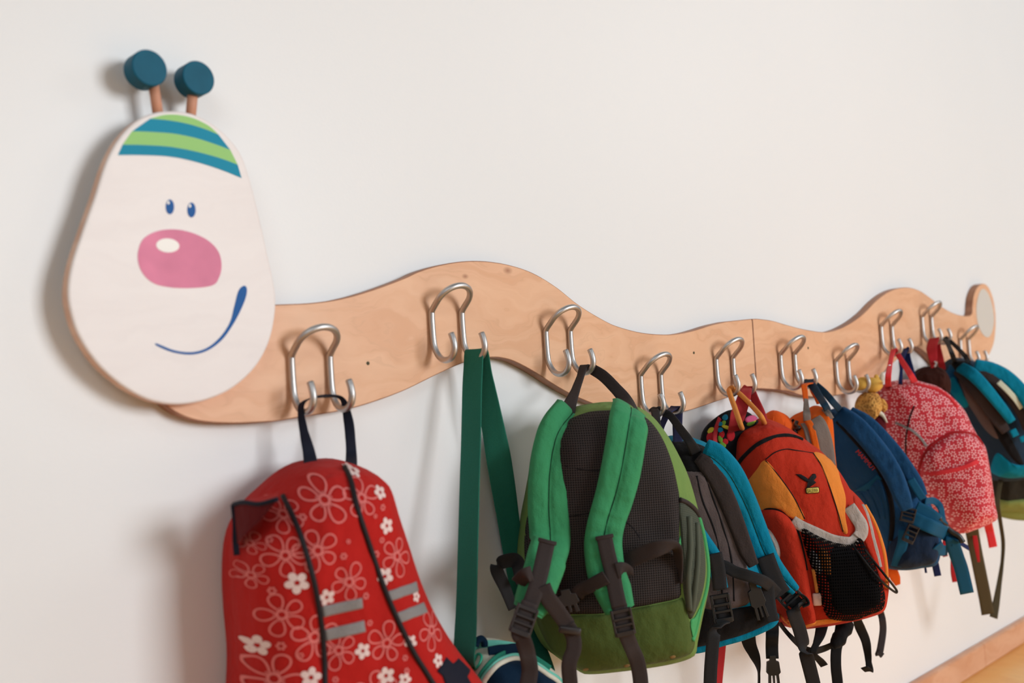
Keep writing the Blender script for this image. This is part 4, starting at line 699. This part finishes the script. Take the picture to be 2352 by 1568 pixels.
b = Bag('orange_rucksack', 1862, 1060, -.085, 40, 'orange rucksack with grey trim and dark zip pull, wedged behind the dark blue backpack')
b.shape([(1806, 1000), (1818, 975), (1836, 957), (1860, 946), (1885, 934), (1900, 945), (1908, 970), (1912, 1030), (1918, 1090), (1922, 1150), (1905, 1190), (1870, 1190), (1840, 1150), (1818, 1090), (1806, 1040)], .040, .032, .006, .003)
b.body('body', M['warm_or'], .045, .002); clear(b)
b.tape('grey_trim', M['greige'], [(1846, 972), (1853, 985), (1858, 1005), (1864, 1030), (1868, 1060)], .0125, .003); b.tape('grey_trim', M['greige'], [(1868, 962), (1880, 975), (1890, 1000), (1897, 1030), (1902, 1070)], .026, .003)
b.tape('orange_trim', M['warm_or'], [(1852, 964), (1862, 980), (1868, 1005), (1876, 1040), (1884, 1080)], .011, .006)
b.tape('zip', M['greige'], [(1893, 940), (1902, 950), (1909, 962)], .010, .003); b.cord('zip', M['black_cl'], [(1806, 985), (1812, 975), (1822, 963)], .002, .001)
V, F = g_tube(cat([b.on(1828, 968, .004), b.on(1824, 976, .008), b.on(1832, 982, .008), b.on(1822, 986, .008), b.on(1826, 994, .006)], 5), .0032, 8); obj('zip_pull', V, F, M['black_pl'], b.root)
J = np.array([1.0492, -.062, -.0230-.0520])
hang('carry_loop', M['orange_web'], [at(1851, 922, -.085), at(1849, 900, -.080), at(1848, 884, -.076), J+[-.004, 0, .001], J+[.004, .004, .002], at(1868, 895, -.07), at(1876, 912, -.075), at(1882, 926, -.085)], [.0085, .010, .010, .012, .012, .012, .010, .010], [(.75, -.66, 0)]*3+[(0, -1, 0)]*2+[(.3, -.8, 0)]*3, .0022, b.root)
hang('carry_loop', M['greige'], [at(1851, 916, -.085), at(1852, 935, -.092), at(1853, 950, -.10), b.on(1852, 966, .004)], [.007, .010, .013, .013], (.75, -.66, 0), .0022, b.root)

# ------------------------------------------------------------------ dark blue backpack with red lettering
M['blue'] = fabric('blue_cloth', (26, 72, 112), 700, .8, .35); M['blue_dk'] = fabric('dark_blue_base', (22, 40, 64), 700, .8, .3); M['blue_web'] = webbing('blue_webbing', (14, 82, 116)); M['red_ink'] = plain('red_ink', (206, 62, 44), .7); M['navy_dk'] = webbing('navy_tape', (22, 36, 82)); M['steelblue_web'] = webbing('slate_blue_webbing', (24, 56, 78))
M['airblk'] = airmesh('black_air_mesh', (42, 39, 42), (14, 12, 14), 1000)
b = Bag('lettered_backpack', 2030, 1130, -.108, 54, 'dark blue backpack with red lettering on its side and many blue webbing straps')
b.shape([(1901, 990), (1903, 962), (1913, 945), (1938, 942), (1970, 954), (1998, 973), (2022, 1001), (2046, 1027), (2066, 1053), (2093, 1086), (2114, 1118), (2133, 1150), (2150, 1185), (2160, 1225), (2158, 1270), (2146, 1297), (2112, 1304), (2077, 1309), (2040, 1305), (2028, 1287), (2010, 1215), (1987, 1168), (1959, 1128), (1935, 1100), (1915, 1064), (1904, 1030)], .055, .045, .010, .004, 18)
DY = .022
b.body('body', M['blue'], .042, .003, rings=22); clear(b)
ls_ = b.pad('shoulder_strap', M['blue'], [(1925, 950), (1958, 972, .004), (1990, 1006, .010), (2022, 1048, .014), (2048, 1092, .016), (2066, 1136, .016), (2078, 1165, .014)], [.034, .036, .036, .036, .034, .030, .022], .012, .006, crease=False)
rs_ = b.pad('shoulder_strap', M['blue'], [(1950, 948), (1985, 968, .006), (2018, 1000, .012), (2050, 1038, .016), (2078, 1075, .016), (2100, 1108, .014), (2114, 1136, .012)], [.026, .028, .028, .028, .026, .024, .018], .010, .006, crease=False)
o = b.lay('strap_gap', M['airblk'], [(1938, 948), (1965, 958), (1992, 978), (2014, 1004), (2036, 1034), (2052, 1058), (2046, 1062), (2022, 1034), (1996, 1004), (1968, 976), (1944, 957)], .010, .006, 6, n=70); uv_from_bag(o, b)
b.cord('gap_shade_cord', M['black_cl'], [(1924, 968), (1945, 990), (1972, 1020), (1998, 1050), (2022, 1085), (2038, 1120), (2048, 1160), (2050, 1200), (2046, 1240)], [.0045]*65, .0)  # black cord stands in for the shadow in the gap beside the strap
b.lay('red_patch', M['red_ink'], [(2045, 1027), (2052, 1032), (2060, 1044), (2064, 1054), (2058, 1054), (2048, 1040)], .001, .002, 3, .016, n=24, add=False)
lettering(b, 'MAMMUT', 'red_lettering', M['red_ink'], 1968, 1035, 2009, 1079, 9.5, .0020, b.root)
pk = b.lay('side_pocket', M['blue'], [(1962, 1130), (1990, 1122), (2018, 1098), (2036, 1140), (2044, 1190), (2042, 1240), (2034, 1280), (2024, 1270), (2012, 1215), (1988, 1168)], .006, .012, 6)
b.tape('elastic_band', M['blue_web'], [(1961, 1132), (1980, 1124), (2000, 1112), (2020, 1094)], .012, .003, .001, pk)
for q in ([(1978, 1132), (1990, 1150), (2004, 1180)], [(1992, 1124), (2006, 1150), (2020, 1190)], [(2006, 1114), (2022, 1150), (2032, 1190)]): b.cord('pocket_fold', M['blue'], q, .0028, .0, pk)
b.lay('base_panel', M['blue_dk'], [(2034, 1284), (2050, 1240), (2100, 1210), (2150, 1225), (2156, 1268), (2143, 1294), (2112, 1301), (2077, 1306), (2042, 1302)], .003, .008, 6)
b.tape('compression_strap', M['blue_web'], [(2054, 1096, .026), (2062, 1115, .026), (2070, 1140, .024), (2076, 1160, .022)], .014, .002, 0, ls_)
b.tape('compression_strap', M['blue_web'], [(2084, 1096, .026), (2098, 1118, .024), (2114, 1142, .020)], .014, .002, 0, rs_)
mm, rt, up = b.m, b.r, b.up
d = nrm(rt*.45-up*.9); sd = nrm(np.cross(d, mm))
ladder_buckle('strap_buckle', M['black_pl'], b.on(2080, 1178, .020), nrm(rt-.3*up)*.012, nrm(up+.3*rt)*.013, mm*.003, ls_)
ladder_buckle('strap_buckle', M['black_pl'], b.on(2087, 1222, .016), nrm(rt-.5*up)*.010, nrm(up+.5*rt)*.016, mm*.003, ls_)
b.tape('compression_strap', M['blue_web'], [(2092, 1186, .016), (2112, 1196, .018), (2140, 1208, .022), (2164, 1220, .028), (2186, 1234, .034)], .0250, .0025, 0)
b.tape('compression_strap', M['blue_web'], [(2100, 1162, .014), (2126, 1174, .020), (2146, 1190, .024), (2160, 1206, .026)], .022, .0025, 0)
hang('strap_tail', M['blue_web'], [b.on(2178, 1228, .036), ad(2187, 1242, -.232), ad(2197, 1275, -.230), ad(2208, 1307, -.229), ad(2221, 1362, -.228)], [.020, .024, .0245, .0245, .0245], nrm(rt), .0025, b.root)
V, F = g_tube(cat([b.on(2146, 1182, .030), b.on(2158, 1198, .032), b.on(2172, 1212, .036), b.on(2188, 1222, .040), b.on(2198, 1236, .040)], 5), [.005]*21, 8); obj('strap_clip', V, F, M['black_pl'], b.root)
hang('strap_loop', M['blue_web'], [b.on(2122, 1150, .010), ad(2145, 1150, -.20), ad(2160, 1165, -.205), ad(2164, 1190, -.205), ad(2163, 1205, -.205)], .013, nrm(np.array([.2, -.2, .9])), .0022, b.root)
b.tape('base_strap', M['blue_web'], [(2074, 1215, .006), (2072, 1245, .004), (2064, 1275, .002), (2058, 1300, .0)], .018, .002)
b.tape('base_strap', M['blue_web'], [(2150, 1250, .006), (2160, 1262, .004), (2175, 1262, .006)], .020, .002)
for p, q, wd in (((2146, 1285), (2154, 1322), .0125), ((2124, 1295), (2127, 1315), .004)):
    a = b.P(*b.px(p[0], p[1], 0.0), 0.0); hang('short_tape', M['navy_dk'], [a, at((p[0]+q[0])/2, (p[1]+q[1])/2, a[1]), at(q[0], q[1], a[1])], wd, rt, .002, b.root)
a = b.P(*b.px(2044, 1292, 0.0), 0.0); hang('orange_tab', M['orange_web'], [a, at(2050, 1312, a[1]), at(2057, 1328, a[1]), at(2062, 1342, a[1])], [.02, .02, .018, .010], nrm(rt+.4*up), .003, b.root)
hang('short_tape', M['navy_dk'], [ad(2186, 1236, -.231), ad(2206, 1247, -.231), ad(2224, 1258, -.231)], .010, nrm(np.array([-.3, .3, .9])), .002, b.root)
J = np.array([1.0492, -.0535, -.0230-.0490])
hang('top_handle', M['steelblue_web'], [b.P(*b.px(1905, 952, .0), 0), at(1898, 936, -.128), at(1882, 910, -.10), at(1868, 888, -.075), J+[-.004, 0, .001], J+[.003, 0, .0035], J+[.010, 0, .0], at(1893, 900, -.078), at(1915, 925, -.098), b.P(*b.px(1934, 946, .0), 0)], [.012, .012, .012, .014, .015, .015, .014, .012, .012, .012], [(.7, -.5, .5), (.7, -.5, .5), (.6, -.6, .5), (.3, -.9, .2), (0, -1, 0), (0, -1, 0), (.2, -.9, .2), (.6, -.5, .6), (.7, -.4, .6)], .0025, b.root)

# ------------------------------------------------------------------ crocheted toy on the seventh hook
def crochet_mat():
    m, nt, bb_ = new_mat('ochre_crochet'); vo = N_(nt, 'ShaderNodeTexVoronoi'); vo.inputs['Scale'].default_value = 210; nt.links.new(coords(nt), vo.inputs['Vector'])
    nt.links.new(ramp(nt, vo.outputs['Distance'], [(0.1, srgb(150, 92, 30)), (.6, srgb(218, 160, 78))]), bb_.inputs['Base Color']); bb_.inputs['Roughness'].default_value = .9; bump(nt, bb_, vo.outputs['Distance'], .8, .004); return m
M['crochet'] = crochet_mat(); M['yellow'] = fabric('yellow_felt', (226, 178, 84), 600, .9, .2); M['dkbrown'] = fabric('dark_brown_fleece', (60, 28, 20), 400, .95, .6); M['maroon'] = fabric('maroon_cloth', (86, 20, 26), 600, .9, .3)
b = Bag('crocheted_toy', 1998, 915, -.060, 42, 'small ochre crocheted toy with yellow head, hanging beside the pink flowered backpack', 'toy')
b.shape([(1982, 905), (1996, 900), (2012, 902), (2020, 912), (2024, 930), (2020, 948), (2008, 962), (2000, 968), (1990, 960), (1974, 948), (1968, 935), (1972, 918)], .024, .026, .006, .003, 60)
b.body('body', M['crochet'], .022, .0, rb=.012)
def lump(name, mat, x, y, Y, rx, ry, rz, rot=0, wob=.12):
    c = b.P(*b.px(x, y, 0.0), 0.0); V = []; F = []; n, m = 14, 9
    for i in range(m+1):
        a = math.pi*i/m
        for k in range(n):
            t = 2*math.pi*k/n; d = np.array([math.sin(a)*math.cos(t), math.sin(a)*math.sin(t), math.cos(a)]); s_ = 1+wob*mnoise.noise(Vector(d*2)+Vector((x, y, 0)))
            p = d*np.array([rx, rz, ry])*s_; V.append(c+np.array([p[0]*math.cos(rot)-p[2]*math.sin(rot), p[1], p[0]*math.sin(rot)+p[2]*math.cos(rot)]))
    for i in range(m):
        for k in range(n): F.append((i*n+k, i*n+(k+1) % n, (i+1)*n+(k+1) % n, (i+1)*n+k))
    return obj(name, V, F, mat, b.root)
lump('head', M['yellow'], 2005, 884, -.085, .022, .015, .018); lump('muzzle', M['yellow'], 1984, 882, -.080, .026, .014, .015); lump('ear', M['yellow'], 2014, 870, -.080, .007, .010, .005, .4)
lump('horn', M['cream'], 2026, 868, -.078, .005, .012, .005, -.2); lump('leg', M['crochet'], 1998, 962, -.095, .010, .016, .010); lump('arm', M['crochet'], 2028, 930, -.085, .008, .014, .008, .3)
V, F = g_tube(cat([b.P(*b.px(x_, y_, .012), .012) for x_, y_ in ((2018, 946), (2027, 953), (2033, 962), (2037, 970))], 5), list(np.linspace(.005, .0015, 16)), 8); obj('horn', V, F, M['cream'], b.root)
V, F = g_tube(cat([b.P(*b.px(2016, 874, .0), 0), at(2028, 858, -.075), at(2036, 848, -.08), at(2044, 842, -.085)], 5), .0014, 8); obj('key_chain', V, F, M['steel'], b.root)
V, F = g_tube(cat([at(2036, 846, -.085), at(2044, 838, -.088), at(2048, 846, -.090), at(2041, 853, -.087)], 5, True), .0012, 6, True); obj('chain_ring', V, F, M['steel'], b.root)
lump('tassel', M['maroon'], 2018, 978, -.09, .016, .022, .014)

# ------------------------------------------------------------------ pink-red flower backpack
def ditsy_mat():                        # rows of little white flowers on red cloth
    m, nt, bb_ = new_mat('ditsy_flower_cloth'); tc = N_(nt, 'ShaderNodeTexCoord'); vo = N_(nt, 'ShaderNodeTexVoronoi', voronoi_dimensions='2D'); vo.inputs['Scale'].default_value = 82; vo.inputs['Randomness'].default_value = .55; nt.links.new(tc.outputs['UV'], vo.inputs['Vector'])
    sb = N_(nt, 'ShaderNodeVectorMath', operation='SUBTRACT'); nt.links.new(tc.outputs['UV'], sb.inputs[0]); nt.links.new(vo.outputs['Position'], sb.inputs[1])
    sp = N_(nt, 'ShaderNodeSeparateXYZ'); nt.links.new(sb.outputs[0], sp.inputs[0]); th = mth(nt, 'ARCTAN2', sp.outputs[1], sp.outputs[0]); ln = N_(nt, 'ShaderNodeVectorMath', operation='LENGTH'); nt.links.new(sb.outputs[0], ln.inputs[0])
    r_ = mth(nt, 'MULTIPLY', ln.outputs['Value'], 200.0); cs = N_(nt, 'ShaderNodeSeparateXYZ'); nt.links.new(vo.outputs['Color'], cs.inputs[0])
    pet = mth(nt, 'COSINE', mth(nt, 'ADD', mth(nt, 'MULTIPLY', th, 6.0), mth(nt, 'MULTIPLY', cs.outputs[0], 6.0)))
    band_ = mth(nt, 'SUBTRACT', 1.0, mth(nt, 'MULTIPLY', mth(nt, 'ABSOLUTE', mth(nt, 'SUBTRACT', r_, .78)), 2.1)); f = mth(nt, 'ADD', mth(nt, 'MULTIPLY', pet, .7), band_)
    nz = noise(nt, coords(nt), 12, 2); red = mixc(nt, nz, srgb(176, 16, 34), srgb(208, 28, 48)); fac = ramp(nt, f, [(.80, (0, 0, 0, 1)), (1.0, (1, 1, 1, 1))])
    nt.links.new(mixc(nt, fac, red, srgb(246, 196, 198)), bb_.inputs['Base Color']); bb_.inputs['Roughness'].default_value = .75; bb_.inputs['Sheen Weight'].default_value = .15
    bump(nt, bb_, noise(nt, coords(nt, (1, 1, .6)), 30, 2), .5, .005); return m
M['ditsy'] = ditsy_mat(); M['coral'] = fabric('coral_tape', (228, 58, 64), 500, .7, .05); M['red_zip'] = fabric('red_zip', (170, 30, 34), 500, .7, .05)
b = Bag('flowered_backpack', 2160, 1050, -.115, 50, 'pink-red backpack covered in little white flowers with coral pocket tape', )
b.shape([(2026, 912), (2030, 894), (2044, 883), (2072, 876), (2102, 875), (2132, 882), (2162, 892), (2190, 916), (2212, 942), (2228, 975), (2244, 1003), (2258, 1022), (2265, 1052), (2273, 1098), (2281, 1155), (2286, 1188), (2266, 1203), (2230, 1218), (2198, 1224), (2168, 1190), (2123, 1137), (2092, 1088), (2061, 1045), (2034, 1002), (2027, 957)], .055, .045, .010, .004, 18)
DY = .015
o = b.body('body', M['ditsy'], .046, .003, rings=22); clear(b); uv_from_bag(o, b)
pk = b.lay('front_pocket', M['ditsy'], [(2114, 1086), (2118, 1060), (2133, 1032), (2155, 1014), (2184, 997), (2214, 995), (2241, 1003), (2256, 1022), (2263, 1060), (2271, 1110), (2279, 1165), (2280, 1188), (2262, 1199), (2228, 1212), (2200, 1218), (2176, 1188), (2135, 1140)], .012, .016, 9, n=110); uv_from_bag(pk, b)
b.cord('pocket_zip', M['red_zip'], [(2110, 1092), (2116, 1060), (2132, 1030), (2155, 1011), (2184, 995), (2214, 993), (2241, 1001), (2256, 1020)], .0034, -.001, pk)
b.tape('coral_tape', M['coral'], [(2126, 1085), (2150, 1086), (2180, 1081), (2208, 1074), (2236, 1063), (2262, 1050)], .0085, .0015, .002, pk)
b.cord('top_zip', M['coral'], [(2104, 882), (2130, 889), (2156, 897), (2180, 914), (2200, 936)], .004, .0)
b.cord('side_seam', M['blackseam'], [(2100, 932), (2090, 958), (2084, 985), (2080, 1020), (2082, 1050)], .0016, .0)
b.tape('reflective_tape', M['reflect'], [(2056, 970), (2076, 979), (2094, 988), (2112, 1003), (2128, 1024)], .005, .0012)
V, F = g_tube([b.on(2107, 1094, .004), b.on(2108, 1106, .006), b.on(2110, 1116, .006)], .0028, 8); obj('zip_pull', V, F, M['steel'], pk)
J = np.array([1.400, -.054, .0259-.0500]); q = b.r
hang('carry_loop', M['coral'], [b.P(*b.px(2040, 890, 0), 0), at(2040, 866, -.115), at(2044, 838, -.085), at(2048, 818, -.064), J+[-.004, 0, .0005], J+[.004, 0, .002], at(2066, 820, -.068), at(2080, 842, -.092), at(2092, 862, -.115), b.P(*b.px(2102, 880, 0), 0)], [.012, .011, .009, .009, .010, .010, .010, .011, .012, .013], [(.7, -.7, 0), (.7, -.7, 0), (.5, -.8, 0), (.2, -1, 0), (0, -1, 0), (0, -1, 0), (.3, -.8, .3), (.5, -.6, .5), (.7, -.5, .4)], .0025, b.root)
J = np.array([1.4492, -.054, .0259-.0500])
hang('navy_loop', M['navy_dk'], [at(2068, 882, -.08), at(2070, 850, -.074), at(2071, 825, -.066), J+[-.004, 0, .0005], J+[.004, 0, .002], at(2084, 822, -.062), at(2092, 850, -.07), at(2100, 880, -.08)], [.008, .006, .012, .016, .016, .014, .013, .012], [(.7, -.7, 0), (.6, -.8, 0), (.2, -1, 0), (0, -1, 0), (0, -1, 0), (.3, -.9, 0), (.6, -.7, .2)], .002, b.root)
hang('red_tail', M['coral'], [b.P(*b.px(2268, 1196, -.01), -.01), ad(2272, 1215, -.17), ad(2277, 1236, -.17), ad(2281, 1256, -.17)], .0165, q, .002, b.root)
for p, r2 in (((2189, 1300), (2193, 1336)), ((2170, 1265), (2172, 1277))):
    a = b.P(*b.px(p[0]+4, 1205 if p[0] > 2180 else 1188, -.01), -.01); hang('red_tail', M['red_web'], [a, at(*p, a[1]), at(*r2, a[1])], .010, q, .002, b.root)

M['olive_web'] = webbing('olive_webbing', (78, 68, 46))
hang('long_strap', M['olive_web'], [b.P(*b.px(2230, 1205, -.01), -.01), ad(2238, 1250, -.150), ad(2250, 1310, -.150), ad(2262, 1370, -.150), ad(2269, 1410, -.150)], .0255, q, .0022, b.root)
hang('red_tail', M['red_web'], [ad(2236, 1215, -.157), ad(2242, 1250, -.160), ad(2248, 1290, -.160)], [.008, .010, .005], q, .002, b.root)
DY = 0.0

# ------------------------------------------------------------------ dark brown fuzzy bundle on a red ribbon
b = Bag('fuzzy_bundle', 2138, 880, -.060, 40, 'dark brown fuzzy round bundle hanging by a red ribbon above the flowered backpack', 'bundle')
b.shape([(2100, 880), (2104, 862), (2116, 848), (2136, 841), (2156, 843), (2170, 856), (2178, 880), (2172, 910), (2140, 925), (2108, 908)], .034, .030, .006, .006, 60)
b.body('body', M['dkbrown'], .036, .0, rb=.018); clear(b)
J = np.array([1.600, -.054, .0456-.0500])
hang('red_ribbon', M['red_web'], [b.on(2146, 846, -.004), at(2143, 822, -.07), at(2140, 800, -.062), J+[-.004, 0, .0005], J+[.004, 0, .002], at(2154, 800, -.058), at(2160, 825, -.06), at(2165, 850, -.06)], [.010, .018, .022, .022, .020, .014, .014, .014], [(.7, -.7, 0), (.5, -.8, 0), (.1, -1, 0), (0, -1, 0), (0, -1, 0), (.3, -.9, 0), (.7, -.7, 0)], .0018, b.root)
V, F = g_tube(cat([at(2146, 830, -.075), at(2150, 834, -.078), at(2147, 842, -.078)], 5), .0022, 8); obj('metal_clip', V, F, M['steel'], b.root)

# ------------------------------------------------------------------ far turquoise backpack at the right edge
M['slate'] = fabric('slate_side_cloth', (38, 56, 74), 700, .85, .3); M['turq'] = fabric('turquoise_cloth', (0, 130, 160), 700, .8, .3); M['seablue'] = fabric('sea_blue_cloth', (4, 84, 130), 700, .8, .3); M['pale_tab'] = fabric('pale_green_label', (214, 220, 196), 500, .8, .05)
b = Bag('turquoise_backpack', 2290, 970, -.130, 48, 'turquoise and charcoal backpack with curved padded straps at the right edge of the photo')
b.shape([(2158, 905), (2162, 878), (2174, 845), (2190, 828), (2212, 824), (2246, 832), (2280, 848), (2312, 870), (2340, 900), (2362, 940), (2380, 990), (2386, 1050), (2370, 1095), (2320, 1104), (2285, 1100), (2268, 1085), (2252, 1040), (2230, 1000), (2205, 960), (2175, 930)], .055, .042, .008, .003)
b.body('body', M['slate'], .048, .003, rings=20); clear(b)
b.lay('upper_side', M['seablue'], [(2180, 838), (2190, 845), (2194, 868), (2206, 900), (2224, 930), (2212, 936), (2190, 912), (2170, 890), (2166, 868)], .002, .005, 5); b.lay('upper_side', M['turq'], [(2186, 866), (2198, 876), (2212, 905), (2225, 928), (2212, 935), (2192, 912), (2176, 890)], .002, .006, 5)
b.lay('top_panel', M['black_cl'], [(2186, 836), (2200, 828), (2222, 830), (2234, 842), (2214, 852), (2194, 850)], .003, .006, 5); b.lay('back_panel', M['taupe'], [(2202, 872), (2222, 880), (2250, 915), (2275, 960), (2300, 995), (2302, 1004), (2286, 1006), (2262, 985), (2238, 950), (2218, 915)], .003, .008, 6)
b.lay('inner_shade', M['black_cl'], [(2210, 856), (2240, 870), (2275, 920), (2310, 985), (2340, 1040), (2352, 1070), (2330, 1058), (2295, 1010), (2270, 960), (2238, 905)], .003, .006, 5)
s1 = b.pad('shoulder_strap', M['turq'], [(2200, 843, .006), (2222, 858, .012), (2245, 882, .016), (2268, 910, .018), (2292, 940, .018), (2312, 966, .016)], [.026, .028, .026, .024, .022, .018], .011, .010, crease=False)
b.pad('strap_lining', M['lining'], [(2196, 852, .003), (2216, 872, .006), (2240, 902, .008), (2264, 934, .008), (2288, 966, .008), (2306, 990, .006)], [.020, .026, .028, .028, .026, .020], .008, .004, crease=False, parent=s1)
s2 = b.pad('shoulder_strap', M['turq'], [(2232, 838, .006), (2262, 846, .014), (2292, 862, .020), (2318, 886, .024), (2340, 915, .026), (2358, 950, .026), (2370, 990, .022)], [.026, .030, .032, .032, .030, .028, .024], .012, .010, crease=False)
b.pad('strap_lining', M['lining'], [(2234, 848, .003), (2262, 862, .008), (2290, 884, .012), (2316, 914, .014), (2338, 946, .014), (2354, 984, .012)], [.020, .024, .026, .026, .026, .022], .008, .004, crease=False, parent=s2)
b.tape('pale_label', M['pale_tab'], [(2281, 876, .026), (2300, 895, .028), (2318, 915, .028), (2334, 936, .026)], .0115, .0015)
for q in ([(2318, 985), (2326, 1000)], [(2340, 1000), (2345, 1012)]): b.tape('strap_webbing', M['turq'], [(q[0][0], q[0][1], .016), ((q[0][0]+q[1][0])/2, (q[0][1]+q[1][1])/2, .016), (q[1][0], q[1][1], .016)], .014, .003, 0, s1)
b.lay('base_panel', M['turq'], [(2290, 1040), (2320, 1062), (2350, 1068), (2380, 1060), (2372, 1090), (2325, 1098), (2290, 1092), (2275, 1075)], .003, .008, 5)
J = np.array([1.6492, -.056, .0456-.0500])
hang('top_handle', M['black_web'], [b.P(*b.px(2194, 832, 0), 0), at(2188, 816, -.14), at(2180, 796, -.105), at(2174, 783, -.075), J+[-.004, 0, .001], J+[.004, 0, .0025], at(2190, 790, -.080), at(2206, 806, -.11), at(2220, 822, -.14), b.P(*b.px(2226, 836, 0), 0)], [.010, .010, .009, .010, .012, .012, .009, .009, .010, .010], [(.7, -.7, 0), (.7, -.7, 0), (.5, -.7, .3), (.2, -1, 0), (0, -1, 0), (0, -1, 0), (.3, -.7, .5), (.5, -.5, .6), (.7, -.5, .5)], .003, b.root)
q = b.r
hang('long_strap', M['olive_web'], [b.P(*b.px(2300, 1090, -.01), -.01), at(2291, 1150, -.142), at(2298, 1200, -.142), at(2304, 1245, -.142), at(2302, 1290, -.142), at(2295, 1340, -.142), at(2288, 1385, -.142), at(2282, 1418, -.142)], [.010, .010, .008, .008, .007, .010, .014, .016], [(.5, -.5, 0), (.4, -.6, 0), (.2, -1, .1), (.1, -1, 0), (.1, -1, 0), (.5, -.7, 0), q, q], .0022, b.root)

# ------------------------------------------------------------------ olive cap under the turquoise backpack
M['khaki'] = fabric('khaki_cloth', (140, 152, 84), 700, .85, .2); M['dkolive'] = fabric('dark_olive_cloth', (52, 46, 36), 700, .9, .4)
b = Bag('sun_hat', 2330, 1140, -.110, 50, 'olive green brimmed hat with dark crown, below the turquoise backpack', 'hat')
b.shape([(2272, 1150), (2274, 1118), (2284, 1090), (2310, 1070), (2350, 1066), (2385, 1080), (2400, 1110), (2402, 1150), (2370, 1170), (2320, 1172), (2285, 1168)], .040, .034, .006, .005, 26)
b.body('crown', M['dkolive'], .035, .0, rb=.02); clear(b)
b.lay('brim', M['khaki'], [(2272, 1140), (2290, 1144), (2312, 1150), (2330, 1148), (2352, 1146), (2400, 1142), (2412, 1165), (2404, 1188), (2370, 1196), (2330, 1194), (2296, 1186), (2272, 1176)], .010, .010, 7, n=90, skirt=.012)
